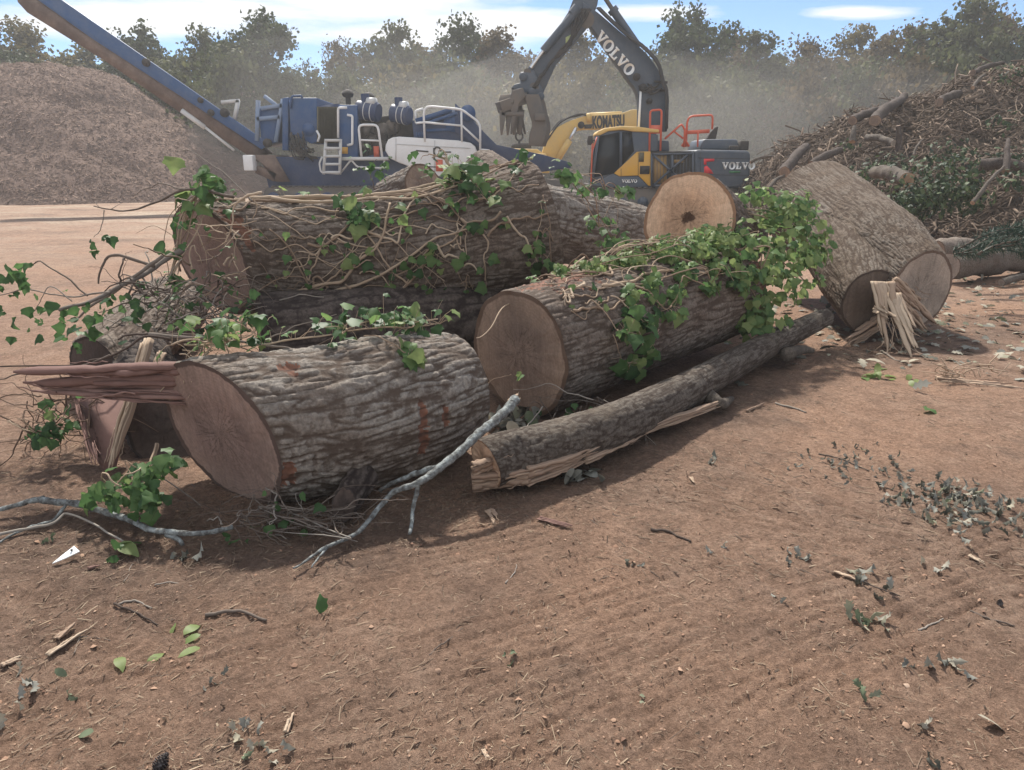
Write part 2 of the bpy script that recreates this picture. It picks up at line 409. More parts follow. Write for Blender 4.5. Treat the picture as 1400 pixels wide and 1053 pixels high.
c = t.ramp(mid, [(.3, (.172,.110,.082)), (.5, (.280,.186,.139)), (.72, (.37,.262,.202))])
c = t.mix(t.ramp(big, [(.38, (0,0,0)), (.62, (.8,.8,.8))]), c, (.355,.222,.156))
c = t.mix(t.ramp(t.noise(v, 1.4, 7, .7), [(.53, (0,0,0)), (.70, (.75,.75,.75))]), c, (.19,.13,.102))
c = t.mix(1.0, c, t.ramp(fine, [(.3, (.62,.60,.58)), (.7, (1.32,1.32,1.30))]), 'MULTIPLY')
c = t.mix(t.math('MULTIPLY', t.attr('mould_shade'), t.ramp(t.noise(v, 17, 6, .7), [(.3, (.2,.2,.2)), (.6, (.65,.65,.65))])), c, (.088,.062,.052))  # earth colour darkened along the heap: painted shade with organic staining
dk = t.noise(v, 95, 4, .7); c = t.mix(t.ramp(dk, [(.64, (0,0,0)), (.74, (.55,.55,.55))]), c, (.09,.065,.05))
c = t.mix(t.ramp(grit, [(.66, (0,0,0)), (.74, (.7,.7,.7))]), c, (.46,.38,.30))
pl2 = t.noise(v, 9, 8, .8)
sx = t.n('ShaderNodeSeparateXYZ'); t.l(v, sx.inputs[0])
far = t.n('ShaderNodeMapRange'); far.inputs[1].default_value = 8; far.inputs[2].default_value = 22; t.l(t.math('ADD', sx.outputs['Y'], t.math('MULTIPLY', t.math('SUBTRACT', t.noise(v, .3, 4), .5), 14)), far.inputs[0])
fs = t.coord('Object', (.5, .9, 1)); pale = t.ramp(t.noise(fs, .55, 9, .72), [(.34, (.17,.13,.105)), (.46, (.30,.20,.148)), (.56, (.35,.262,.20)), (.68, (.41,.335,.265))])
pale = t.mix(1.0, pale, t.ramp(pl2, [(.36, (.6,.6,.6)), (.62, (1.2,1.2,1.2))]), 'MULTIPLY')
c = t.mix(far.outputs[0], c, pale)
c = t.mix(1.0, c, t.ramp(t.noise(t.coord('Object'), 26, 7, .75), [(.32, (.70,.69,.68)), (.68, (1.25,1.25,1.24))]), 'MULTIPLY')
sv = t.coord('Object', (1.2, 16, 1), (0, 0, R(-24))); scr = t.noise(sv, 2.2, 5, .6)
nb = t.bump(mid, .35, .03); nb = t.bump(scr, .35, .012, nb); nb = t.bump(fine, 1.0, .016, nb); nb = t.bump(grit, .6, .005, nb)
EARTH = t.done(t.bsdf(c, .95, nb, 0, .12))
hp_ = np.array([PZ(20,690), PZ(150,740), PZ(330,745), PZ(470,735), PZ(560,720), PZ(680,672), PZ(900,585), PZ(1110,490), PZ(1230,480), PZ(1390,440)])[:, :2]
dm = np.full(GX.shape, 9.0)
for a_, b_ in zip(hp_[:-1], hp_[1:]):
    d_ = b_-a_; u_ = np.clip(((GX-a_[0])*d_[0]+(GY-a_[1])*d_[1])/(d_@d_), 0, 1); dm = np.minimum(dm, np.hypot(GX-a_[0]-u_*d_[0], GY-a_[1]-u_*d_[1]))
mould_shade = np.clip(1-dm/.75+.55*fbm(GX*2.6, GY*2.6, 2.2, 4), 0, 1)  # soft shade painted beside the log heap, ragged like dark organic earth
g = mesh_obj('ground', np.stack([GX, GY, GZ], -1).reshape(-1, 3), [(q, 0)], EARTH, {'mould_shade': mould_shade.ravel()}, smooth=True)
g['kind'] = 'structure'
# ================================================================== machine materials
BLUE = m_paint('blue_paint', (.010,.058,.175), (.18,.19,.20), .24, .38)
NAVY = m_paint('navy_paint', (.010,.030,.095), (.16,.16,.17), .24, .45)
WHITE = m_paint('white_paint', (.72,.73,.74), (.42,.38,.33), .25, .5)
SILVER = m_paint('pale_grey_paint', (.55,.56,.56), (.36,.32,.28), .3, .5)
CHAR = m_paint('charcoal_paint', (.046,.064,.092), (.20,.19,.18), .24, .42)
BLACK = m_paint('black_rubber', (.012,.012,.013), (.16,.13,.11), .35, .7)
YEL = m_paint('yellow_paint', (.62,.33,.035), (.34,.27,.18), .28, .45)
OCHRE = m_paint('faded_yellow_paint', (.66,.42,.11), (.42,.33,.22), .35, .5)
RED = m_paint('orange_red_paint', (.62,.10,.045), (.34,.22,.16), .22, .45)
STEEL = m_paint('worn_steel', (.10,.095,.09), (.22,.17,.13), .5, .5, .5)
CHROME = m_paint('bright_rod', (.6,.6,.6), (.4,.38,.35), .1, .2, .9)
GRILL = m_paint('olive_grille', (.085,.078,.045), (.20,.17,.12), .4, .6)
RUSTY = m_paint('rust_brown_belt', (.105,.070,.058), (.26,.19,.15), .6, .85)
def glass():
    t = NT('dark_cab_glass'); return t.done(t.bsdf((.010,.013,.017), .16, None, 0, .3))
GLASS = glass()
LETTER = m_paint('white_lettering', (.82,.82,.8), (.5,.48,.45), .1, .5)
DLETTER = m_paint('dark_lettering', (.03,.03,.028), (.25,.2,.15), .15, .6)

SPLIT = {'feed_deck_side','grab_handle','conveyor_rib','conveyor_pivot','conveyor_ram','hose','hydraulic_hose','pulley','filter_band','hose_clamp','cab_window','pivot_pin','camera_lamp','track_roller','handrail_post','cab_pillar','storage_box','hopper_frame','conveyor_frame','inner_panel'}
class Machine:
    def __init__(s, name, base, conv): s.root = empty(name, base); s.conv = conv
    def pt(s, a, b, Y): return P(*s.conv(a, b), Y)
    def poly(s, pts, Y0, Y1, mb=None, mat=0):     # side elevation outline, Y0 near side to Y1 far side
        mb = mb or MB(); p = [s.pt(a, b, Y0) for a, b in pts]
        p0 = np.array(p); p0[:, 1] = Y0
        return mb.prism(p0, (0, Y1-Y0, 0), mat)
    def part(s, name, mb, mat, parent=None, bevel=0, smooth=None):
        if name in SPLIT:
            for m in split_pieces(mb): o = m.build(name, mat, parent or s.root, np.array(s.root.location), smooth, bevel)
            return o
        return mb.build(name, mat, parent or s.root, np.array(s.root.location), smooth, bevel)

def letters_serif(word, o, right, up, h, depth, mb):
    """slab-serif capitals V O L cut from sheet; o = lower left corner"""
    V_ = [(0,1),(.42,1),(.42,.87),(.35,.87),(.53,.36),(.68,.87),(.60,.87),(.60,1),(.98,1),(.98,.87),(.90,.87),(.60,0),(.40,0),(.08,.87),(0,.87)]
    L_ = [(0,1),(.46,1),(.46,.87),(.36,.87),(.36,.14),(.58,.14),(.64,.40),(.78,.40),(.76,0),(0,0),(0,.13),(.10,.13),(.10,.87),(0,.87)]
    right = nrm(right); up = nrm(up); n = np.cross(right, up); o = np.array(o, float); x = 0
    def m(p): return o+right*(x+p[0])*h+up*p[1]*h
    for ch in word:
        if ch == 'O':
            a = np.linspace(0, 2*np.pi, 25)[:-1]; k = 24
            ou = np.array([m((.5+.5*np.cos(t), .5+.53*np.sin(t))) for t in a]); inn = np.array([m((.5+.21*np.cos(t), .5+.37*np.sin(t))) for t in a])
            i = np.arange(k); j = (i+1) % k
            Vv = np.vstack([ou, inn, ou-n*depth, inn-n*depth])
            mb.add(Vv, [np.stack([i, j, j+k, i+k], 1), np.stack([i+2*k, i, j, j+2*k], 1), np.stack([i+k, j+k, j+3*k, i+3*k], 1)]); x += 1.06
        else:
            pl = V_ if ch == 'V' else L_
            mb.prism([m(p) for p in pl], -n*depth); x += (.98 if ch == 'V' else .84)
    return x*h

# ================================================================== blue grinder with discharge conveyor
g2 = lambda a, b: (340+a/3.5, 80+b/3.5)
G = Machine('wood_grinder', (P(480, 200, 29.5)[0], 29.5, 0), g2)
tag(G.root, 'blue tracked wood grinder with white guard, rails and long raised conveyor', 'wood grinder')
Yn, Yf = 28.0, 31.0
# chassis and tracks
mb = MB(); G.poly([(60,470),(560,470),(700,430),(1130,430),(1130,560),(900,640),(100,640)], Yn+.35, Yf-.35, mb)
G.part('chassis', mb, NAVY, bevel=.03)
for yy in (Yn-.05, Yf-.55):
    mb = MB(); a = G.pt(120, 660, yy); b = G.pt(760, 660, yy); x0, x1 = a[0], b[0]; r = .42; zc = .46
    prof = [(x0+r*math.cos(t), zc+r*math.sin(t)) for t in np.linspace(R(90), R(270), 10)]+[(x1+r*math.cos(t), zc+r*math.sin(t)) for t in np.linspace(R(-90), R(90), 10)]
    mb.prism([(x, yy, z) for x, z in prof], (0, .6, 0))
    for x in np.arange(x0, x1, .2): mb.box((x, yy+.3, zc+r+.02), (.12, .62, .05)); mb.box((x, yy+.3, .05), (.12, .62, .05))
    tr = G.part('track', mb, STEEL)
    mw = MB()
    for x in np.linspace(x0, x1, 6): mw.cyl((x, yy-.03, zc), (x, yy+.1, zc), .24)
    G.part('track_roller', mw, NAVY, tr)
# discharge conveyor
c1 = lambda a, b: (a/3.5, b/3.5)
def cv(pts, Y0, Y1, mb): 
    p = np.array([P(*c1(a, b), Y0) for a, b in pts]); p[:, 1] = Y0
    return mb.prism(p, (0, Y1-Y0, 0))
mb = MB(); up_edge = [(120,-60),(260,-25),(1290,690)]; lo_edge = [(1250,715),(870,465),(440,185),(170,-8),(120,-30)]
cv(up_edge+lo_edge, Yn+.45, Yn+.55, mb); cv(up_edge+lo_edge, Yn+1.75, Yn+1.85, mb)
conv = G.part('conveyor_frame', mb, BLUE, bevel=.015)
mb = MB()
cv([(70,-60),(85,10),(130,60),(500,290),(870,545),(1190,745),(1260,730),(880,470),(440,190),(170,-5),(110,-60)], Yn+.5, Yn+1.8, mb)
G.part('conveyor_belt', mb, RUSTY, conv)
mb = MB()
for k in range(11):
    t = k/10; a = 230+t*950; b = 30+t*640
    mb.tube([P(*c1(a, b), Yn+.42), P(*c1(a+10, b+7), Yn+.42)], .05, 8); 
    p = P(*c1(a, b), Yn+.43); mb.box((p[0], Yn+.42, p[2]), (.07, .06, .95), Matrix.Rotation(R(34.7), 3, 'Y'))
pass
mb = MB()
for (a, b, r) in ((700,300,.14),(1075,540,.16),(1280,685,.16),(1010,540,.12),(960,480,.1)):
    p = P(*c1(a, b), Yn+.42); mb.cyl((p[0], Yn+.36, p[2]), (p[0], Yn+.5, p[2]), r)
G.part('conveyor_pivot', mb, BLACK, conv)
mb = MB(); mb.cyl(P(*c1(970,600), Yn+.5), P(*c1(1120,720), Yn+.5), .05); mb.cyl(P(*c1(870,530), Yn+.5), P(*c1(980,610), Yn+.5), .09); 
mb.bar(P(*c1(1060,490), Yn+.6), P(*c1(1145,482), Yn+.6), .12, .12); mb.bar(P(*c1(1140,480), Yn+.6), P(*c1(1120,580), Yn+.6), .12, .12)
G.part('conveyor_ram', mb, SILVER, conv)
# left end: hopper frame, tower panel, radiator
mb = MB(); G.poly([(48,240),(150,215),(140,400),(60,420)], Yn+.5, Yf-.4, mb); G.part('hopper', mb, BLUE, bevel=.02)
mb = MB()
for a, b in (((45,200),(40,395)),((165,195),(130,400)),((60,240),(160,225)),((40,290),(150,280))): mb.bar(G.pt(*a, Yn+.42), G.pt(*b, Yn+.42), .1, .14)
mb.bar(G.pt(75,180,Yn+.5), G.pt(165,250,Yn+.5), .12, .12)
G.part('hopper_frame', mb, m_paint('pale_blue_paint', (.16,.24,.38), (.3,.28,.26), .3, .5))
mb = MB(); G.poly([(160,190),(190,185),(190,440),(160,440)], Yn+.2, Yf-.2, mb); G.poly([(192,205),(200,188),(326,188),(330,400),(300,408),(200,360)], Yn+.1, Yf-.2, mb)
tw = G.part('tower_panel', mb, BLUE, bevel=.03)
mb = MB(); c_ = G.pt(288, 340, Yn+.1); mb.cyl(c_, c_-np.array([0, .05, 0]), .24, k=20); mb.loop([G.pt(200,240,Yn+.05), G.pt(205,180,Yn+.05), G.pt(250,178,Yn+.05), G.pt(255,190,Yn+.05)], .04)
G.part('tower_hatch', mb, BLUE, tw)
mb = MB(); G.poly([(328,228),(428,216),(428,440),(330,400)], Yn+.12, Yf-.2, mb)
rd = G.part('radiator', mb, NAVY)
mb = MB()
for k in range(13):
    a = 334+k*7.3; mb.bar(G.pt(a, 232, Yn+.08), G.pt(a, 405, Yn+.08), .1, .06, up=(0,1,0))
G.part('radiator_grille', mb, GRILL, rd)
mb = MB(); G.poly([(428,222),(520,222),(522,478),(428,470)], Yn+.1, Yf-.2, mb); eb = G.part('engine_cover', mb, BLUE, bevel=.03)
mb = MB(); mb.loop([G.pt(428,380,Yn-.05), G.pt(428,236,Yn-.05), G.pt(470,236,Yn-.05)], .045); mb.loop([G.pt(472,270,Yn-.02), G.pt(496,275,Yn-.05), G.pt(496,410,Yn-.05), G.pt(472,415,Yn-.02)], .045); mb.loop([G.pt(325,345,Yn+.0), G.pt(340,372,Yn), G.pt(330,398,Yn)], .04)
G.part('grab_handle', mb, WHITE, eb)
mb = MB(); G.poly([(440,424),(474,424),(474,456),(440,456)], Yn+.07, Yn+.1, mb); G.part('warning_label', mb, YEL, eb)
# engine bay with hoses
mb = MB(); G.poly([(520,290),(690,270),(800,300),(800,470),(660,520),(520,470)], Yn+.8, Yf-.3, mb); en = G.part('engine', mb, BLACK, bevel=.05)
mb = MB()
for (a, b, r) in ((570,350,.3),(600,390,.22),(650,350,.3),(690,330,.26),(560,420,.2),(640,420,.25)):
    c_ = G.pt(a, b, Yn+.8); mb.cyl(c_, c_-np.array([0, .22+r*.4, 0]), r, k=18); mb.cyl(c_-np.array([0,.3,0]), c_-np.array([0,.42+r*.2,0]), r*.45, k=14)
G.part('pulley', mb, STEEL, en)
mb = MB()
for k in range(22):
    a0, a1 = rnd.uniform(190, 260), rnd.uniform(230, 330); b0, b1 = rnd.uniform(350, 430), rnd.uniform(430, 500)
    mb.tube(catmull([G.pt(a0, b0, Yn+.05), G.pt((a0+a1)/2-10, (b0+b1)/2+22, Yn-.12), G.pt(a1, b1, Yn+.1)], 9), .028, 6)
for k in range(16):
    a0 = rnd.uniform(530, 700); b0 = rnd.uniform(300, 420)
    mb.tube(catmull([G.pt(a0, b0, Yn+.5), G.pt(a0+rnd.uniform(-20,20), b0+40, Yn+.4), G.pt(a0+rnd.uniform(-50,50), b0+rnd.uniform(50,90), Yn+.6)], 9), .03, 6)
G.part('hose', mb, BLACK)
for (a0, a1, b, r) in ((525, 612, 252, .34), (690, 762, 268, .33)):
    mb = MB(); p, q_ = G.pt(a0, b-6, Yn+.6), G.pt(a1, b+6, Yn+.4)
    mb.cyl(p, q_, r, k=22); mb.cyl(q_, q_+(q_-p)*.12, r*1.04, r*.9, k=22); mb.cyl(p+(q_-p)*.42+np.array([0,0,r*.9]), p+(q_-p)*.42+np.array([0,0,r+.25]), r*.45, k=14)
    ac = G.part('air_filter', mb, NAVY, smooth=40)
    mb = MB()
    for t_ in (.45, .8): c_ = p+(q_-p)*t_; mb.cyl(c_, c_+nrm(q_-p)*.03, r+.012, k=22)
    mb.cyl(p+(q_-p)*.55+np.array([0,-.05,r*.95]), p+(q_-p)*1.0+np.array([0,-.05,r*1.0]), .16, k=12)
    G.part('filter_band', mb, SILVER, ac)
for (a, b) in ((474, 168), (574, 182)):
    mb = MB(); c_ = G.pt(a, b, Yn+1.4); mb.cyl(c_-np.array([0,0,1.2]), c_-np.array([0,0,.1]), .1, k=12)
    mb.tube([c_+np.array([0,0,z]) for z in (-.16,-.12,0,.1,.15)], [.06,.18,.23,.16,.04], 14)
    G.part('exhaust_cap', mb, BLACK, smooth=50)
# mill housing and white side guard
mb = MB(); G.poly([(780,300),(960,236),(1050,240),(1075,262),(1075,300),(1180,425),(1120,450),(800,450)], Yn+.35, Yf-.35, mb); ml = G.part('mill_housing', mb, NAVY, bevel=.03)
mb = MB(); mb.bar(G.pt(800,300,Yn+.25), G.pt(970,245,Yn+.25), .12, .16); mb.bar(G.pt(835,315,Yn+.22), G.pt(1000,262,Yn+.22), .09, .1); c_ = G.pt(1050, 262, Yn+.3); mb.cyl(c_, c_-np.array([0,.2,0]), .28, k=18)
c_ = G.pt(985,300,Yn+.34); mb.cyl(c_, c_-np.array([0,.1,0]), .4, k=20); mb.bar(G.pt(850,345,Yn+.3), G.pt(1110,335,Yn+.3), .08, .1); 
for k in range(5): mb.box(G.pt(805+k*10, 365, Yn+.33), (.06, .04, .2))
G.part('mill_arm', mb, BLUE, ml)
mb = MB(); G.poly([(652,440),(655,412),(668,388),(690,377),(720,374),(1000,392),(1062,404),(1082,420),(1094,450),(1098,486),(1040,510),(955,560),(915,566),(860,550),(720,500),(675,478)], Yn-.12, Yn+.3, mb)
gd = G.part('side_guard', mb, WHITE, bevel=.04)
mb = MB(); mb.bar(G.pt(704,382,Yn-.13), G.pt(704,488,Yn-.13), .03, .02, up=(0,1,0)); mb.bar(G.pt(890,392,Yn-.13), G.pt(890,545,Yn-.13), .03, .02, up=(0,1,0)); mb.bar(G.pt(705,410,Yn-.13), G.pt(1060,430,Yn-.13), .02, .02)
G.part('panel_joint', mb, SILVER, gd)
mb = MB(); c_ = G.pt(903, 445, Yn-.14); a_ = np.linspace(0, 2*np.pi, 21)
mb.tube([c_+np.array([.13*math.cos(t_), 0, .15*math.sin(t_)]) for t_ in a_], .032, 6, caps=False); mb.bar(c_+np.array([-.13,0,.12]), c_+np.array([-.13,0,-.3]), .05, .05)
mb.bar(G.pt(926,448,Yn-.135), G.pt(968,448,Yn-.135), .02, .045); mb.bar(G.pt(926,459,Yn-.135), G.pt(950,459,Yn-.135), .02, .03); mb.bar(G.pt(800,441,Yn-.135), G.pt(860,446,Yn-.135), .02, .05); mb.bar(G.pt(858,518,Yn-.135), G.pt(905,520,Yn-.135), .02, .035)
G.part('emblem', mb, DLETTER, gd)
mb = MB(); mb.box(G.pt(912, 512, Yn-.14), (.26, .02, .42)); G.part('orange_sticker', mb, RED, gd)
mb = MB(); mb.box(G.pt(612, 448, Yn+.3), (.2, .1, .42)); G.part('fire_extinguisher_box', mb, RED)
# feed deck out to the right
f3 = lambda a, b: (640+a/3.333, b/3.333)
mb = MB(); p = [P(*f3(a, b), Yn+.2) for a, b in ((-60,470),(5,530),(60,590),(130,660),(340,705),(465,740),(470,765),(330,785),(100,710),(0,640),(-60,600))]
for y0, y1 in ((Yn+.2, Yn+.4), (Yf-.4, Yf-.2)):
    pp_ = np.array(p); pp_[:, 1] = y0; mb.prism(pp_, (0, y1-y0, 0))
G.part('feed_deck_side', mb, NAVY, bevel=.02)
mb = MB(); p = np.array([P(*f3(a, b), Yn+.4) for a, b in ((-20,620),(110,690),(440,765),(440,775),(110,702),(-20,640))]); p[:, 1] = Yn+.4; mb.prism(p, (0, Yf-Yn-.8, 0))
G.part('feed_deck_belt', mb, STEEL)
# ladder, platform, rails
mb = MB()
for a in (370, 440): mb.bar(G.pt(a, 386, Yn-.3), G.pt(a-(12 if a < 400 else 4), 555, Yn-.3), .07, .1)
for b in (392, 430, 468, 506, 545): mb.box(G.pt(404, b, Yn-.28), (.56, .22, .09))
mb.loop([G.pt(352,470,Yn-.3), G.pt(338,500,Yn-.35), G.pt(345,545,Yn-.35), G.pt(430,552,Yn-.35)], .035)
G.part('ladder', mb, SILVER)
mb = MB(); mb.box((G.pt(560,480,Yn)[0], Yn+.1, G.pt(560,480,Yn)[2]), (1.7, .7, .12)); mb.loop([G.pt(440,548,Yn-.2), G.pt(490,485,Yn-.2), G.pt(520,520,Yn-.2), G.pt(645,525,Yn-.2), G.pt(650,480,Yn-.2)], .035)
G.part('platform', mb, SILVER)
mb = MB(); mb.loop([G.pt(540,470,Yn-.2), G.pt(525,318,Yn-.2), G.pt(618,318,Yn-.2), G.pt(640,480,Yn-.2)], .045); mb.tube([G.pt(530,390,Yn-.2), G.pt(628,394,Yn-.2)], .035, 7)
G.part('guard_rail', mb, WHITE)
mb = MB(); yr = Yn-.1
mb.loop([G.pt(800,310,yr+.4), G.pt(796,252,yr+.4), G.pt(835,240,yr+.4)], .04); mb.loop([G.pt(843,400,yr), G.pt(836,226,yr), G.pt(1020,244,yr), G.pt(1108,310,yr), G.pt(1108,490,yr)], .042)
for a, b in (((840,306),(1022,322)),((1018,244),(1020,400)),((1022,322),(1106,400)),((800,310),(840,306)),((1108,436),(1152,440)),((1150,440),(1155,492)),((1108,468),(1152,470))): mb.tube([G.pt(*a, yr), G.pt(*b, yr)], .038, 7)
G.part('stair_rail', mb, WHITE)
mb = MB(); mb.box(G.pt(8, 500, Yn-.1), (.36, .5, .55)); G.part('tail_box', mb, WHITE, bevel=.03)
mb = MB(); G.poly([(5,460),(110,462),(185,590),(130,590),(60,500),(5,478)], Yn, Yf-.5, mb); mb.bar(G.pt(40,530,Yn+.1), G.pt(130,570,Yn+.1), .2, .3); G.part('tail_frame', mb, RUSTY)

# ================================================================== grey excavator with grapple
E = Machine('excavator', (P(915, 250, 26)[0], 26.2, 0), f3)
tag(E.root, 'charcoal and yellow excavator with raised boom, claw grapple and red handrails', 'excavator')
Yn, Yf = 24.8, 27.6; Yb = 25.9       # near side, far side, boom plane
for yy in (Yn+.0, Yf-.6):
    mb = MB(); x0, x1 = E.pt(600, 900, yy)[0], E.pt(1190, 900, yy)[0]; r, zc = .45, .47
    prof = [(x0+r*math.cos(t), zc+r*math.sin(t)) for t in np.linspace(R(90), R(270), 10)]+[(x1+r*math.cos(t), zc+r*math.sin(t)) for t in np.linspace(R(-90), R(90), 10)]
    mb.prism([(x, yy, z) for x, z in prof], (0, .6, 0))
    for x in np.arange(x0, x1, .19): mb.box((x, yy+.3, zc+r+.02), (.12, .62, .05)); mb.box((x, yy+.3, .04), (.12, .62, .05))
    tr = E.part('track', mb, STEEL)
    mw = MB()
    for x in np.linspace(x0, x1, 7): mw.cyl((x, yy-.03, zc), (x, yy+.1, zc), .26 if x in (x0, x1) else .18)
    E.part('track_roller', mw, CHAR, tr)
mb = MB(); mb.cyl((E.pt(900,850,26)[0], 26.2, .5), (E.pt(900,850,26)[0], 26.2, 1.15), .9, k=28); E.part('slew_ring', mb, BLACK)
mb = MB(); E.poly([(560,842),(1275,855),(1275,880),(560,872)], Yn+.02, Yf, mb); E.part('revolving_deck', mb, BLACK, bevel=.02)
# cab
mb = MB(); E.poly([(562,845),(588,612),(610,598),(745,596),(858,600),(862,690),(830,690),(830,845)], Yn+.06, Yn+1.1, mb); cb = E.part('cab', mb, CHAR, bevel=.03)
mb = MB(); E.poly([(574,808),(594,622),(692,602),(690,760),(664,790)], Yn+.03, Yn+.08, mb); E.poly([(700,601),(746,600),(756,690),(702,752)], Yn+.03, Yn+.08, mb); E.poly([(562,800),(586,622),(592,622),(570,808)], Yn+.1, Yn+1.06, mb)
E.part('cab_window', mb, GLASS, cb)
mb = MB(); E.poly([(584,612),(592,598),(622,584),(700,574),(780,578),(872,590),(872,606),(750,600),(700,592),(640,598),(592,622)], Yn-.0, Yn+1.15, mb); E.part('cab_roof', mb, OCHRE, cb, bevel=.04)
mb = MB(); mb.bar(E.pt(696,600,Yn+.02), E.pt(696,770,Yn+.02), .06, .08); mb.bar(E.pt(594,618,Yn+.02), E.pt(566,830,Yn+.02), .07, .07); E.part('cab_pillar', mb, CHAR, cb)
mb = MB(); mb.bar(E.pt(566,650,Yn+.0), E.pt(560,840,Yn+.0), .04, .04); mb.loop([E.pt(588,625,Yn), E.pt(565,690,Yn-.05), E.pt(560,830,Yn)], .025); E.part('cab_handrail', mb, RED, cb)
mb = MB(); E.poly([(544,640),(548,620),(568,618),(570,650),(560,662),(546,660)], Yn-.2, Yn-.05, mb); mb.bar(E.pt(560,640,Yn-.1), E.pt(590,640,Yn+.1), .04, .04); E.part('mirror', mb, BLACK, cb, bevel=.01)
# body side panels
mb = MB(); E.poly([(666,790),(770,692),(832,690),(832,848),(822,846),(776,800),(690,804)], Yn-.03, Yn+.1, mb); bp = E.part('yellow_panel', mb, YEL, bevel=.015)
mb = MB(); mb.box(E.pt(805,775,Yn-.04), (.32, .03, .26)); E.part('panel_vent', mb, BLACK, bp)
mb = MB(); mb.box(E.pt(790,716,Yn-.04), (.16, .02, .3)); E.part('decal', mb, GRILL, bp)
mb = MB(); mb.bar(E.pt(775,695,Yn-.032), E.pt(775,800,Yn-.032), .02, .012); mb.bar(E.pt(697,768,Yn-.032), E.pt(697,803,Yn-.032), .02, .012); E.part('panel_joint', mb, BLACK, bp)
mb = MB(); E.poly([(564,845),(660,792),(690,806),(776,804),(822,850),(690,856)], Yn-.02, Yn+.1, mb); lp = E.part('lower_panel', mb, CHAR, bevel=.01)
mb = MB(); a = E.pt(700,833,Yn-.05); b = E.pt(766,832,Yn-.05); letters_serif('VOLVO', a, (1,0,0), (0,0,1), .105, .03, mb); E.part('lettering', mb, LETTER, lp)
mb = MB(); E.poly([(832,692),(1034,688),(1034,856),(832,850)], Yn+.02, Yf, mb); eb = E.part('engine_bay', mb, BLACK, bevel=.02)
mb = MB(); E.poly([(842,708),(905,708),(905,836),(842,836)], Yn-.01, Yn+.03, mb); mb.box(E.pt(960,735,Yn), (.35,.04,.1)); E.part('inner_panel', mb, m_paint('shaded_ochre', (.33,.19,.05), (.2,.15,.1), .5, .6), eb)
mb = MB()
for a, b in (((842,706),(1000,846)),((1000,706),(842,846)),((836,700),(836,850)),((930,700),(930,850)),((1024,690),(1024,854)),((836,704),(1024,700)),((836,846),(1024,850))): mb.bar(E.pt(*a, Yn-.04), E.pt(*b, Yn-.04), .06, .06)
for k in range(12): mb.bar(E.pt(846+k*15,706,Yn-.02), E.pt(846+k*15,846,Yn-.02), .012, .012)
E.part('engine_door', mb, CHAR, eb)
mb = MB(); E.poly([(1030,690),(1048,682),(1275,686),(1288,700),(1286,830),(1270,858),(1034,858)], Yn-.06, Yf+.05, mb); cw_ = E.part('counterweight', mb, CHAR, bevel=.09, smooth=40)
mb = MB(); a = E.pt(1156,772,Yn-.09); letters_serif('VOLVO', a, (1,0,0), (0,0,1), .225, .03, mb); E.part('lettering', mb, LETTER, cw_)
mb = MB(); E.poly([(1075,724),(1122,724),(1122,735),(1088,738),(1086,752),(1075,752)], Yn-.075, Yn-.05, mb); E.poly([(1076,760),(1088,755),(1110,778),(1118,792),(1076,790)], Yn-.075, Yn-.05, mb); E.part('red_mark', mb, m_paint('red_mark', (.75,.03,.04), (.4,.2,.15), .1, .5), cw_)
mb = MB(); mb.box(E.pt(1215,784,Yn-.07), (.36,.02,.07)); E.part('green_mark', mb, m_paint('green_mark', (.03,.18,.07), (.2,.2,.15), .2, .5), cw_)
mb = MB(); mb.bar(E.pt(1045,720,Yn-.062), E.pt(1285,724,Yn-.062), .02, .012); mb.bar(E.pt(1040,795,Yn-.062), E.pt(1286,800,Yn-.062), .02, .012); mb.bar(E.pt(1058,690,Yn-.062), E.pt(1058,858,Yn-.062), .02, .012); E.part('seam', mb, BLACK, cw_)
mb = MB(); E.poly([(1056,684),(1062,660),(1076,634),(1226,634),(1238,664),(1238,684)], Yn+.5, Yf-.5, mb); E.part('engine_hood', mb, CHAR, bevel=.06)
mb = MB(); E.poly([(1088,634),(1104,604),(1126,580),(1142,576),(1136,604),(1130,634)], Yn+.9, Yn+1.15, mb); E.part('exhaust_stack', mb, BLACK, bevel=.03)
mb = MB(); c_ = E.pt(1254, 664, Yn+.4); mb.box(c_, (.28,.3,.3)); c_ = E.pt(1210,676,Yn+.3); mb.box(c_, (.3,.2,.16)); E.part('camera_lamp', mb, BLACK, bevel=.03)
mb = MB(); E.poly([(862,640),(915,642),(918,690),(862,690)], Yn+.6, Yn+1.6, mb); E.poly([(750,612),(866,614),(864,690),(770,692)], Yn+.07, Yn+1.0, mb); E.part('storage_box', mb, CHAR, bevel=.03)
mb = MB(); mb.loop([E.pt(826,690,Yn+.05), E.pt(830,504,Yn+.05), E.pt(882,500,Yn+.05), E.pt(876,688,Yn+.05)], .035); mb.box(E.pt(854,590,Yn+.05), (.42,.04,.26)); E.part('handrail', mb, RED)
mb = MB(); mb.loop([E.pt(896,634,Yn+.2), E.pt(972,566,Yn+.2), E.pt(988,590,Yn+.2), E.pt(984,672,Yn+.2)], .035); mb.tube([E.pt(940,600,Yn+.4), E.pt(980,632,Yn+.4)], .03, 7); E.part('handrail', mb, RED)
mb = MB(); mb.loop([E.pt(992,670,Yn+.3), E.pt(1000,530,Yn+.3), E.pt(1115,524,Yn+.3), E.pt(1112,590,Yn+.3)], .035); mb.bar(E.pt(998,604,Yn+.3), E.pt(1100,598,Yn+.3), .04, .12); mb.tube([E.pt(1048,600,Yn+.3), E.pt(1046,670,Yn+.3)], .03, 7); mb.tube([E.pt(975,668,Yn+.3), E.pt(990,640,Yn+.3), E.pt(1006,668,Yn+.3)], .05, 7); E.part('handrail', mb, RED)
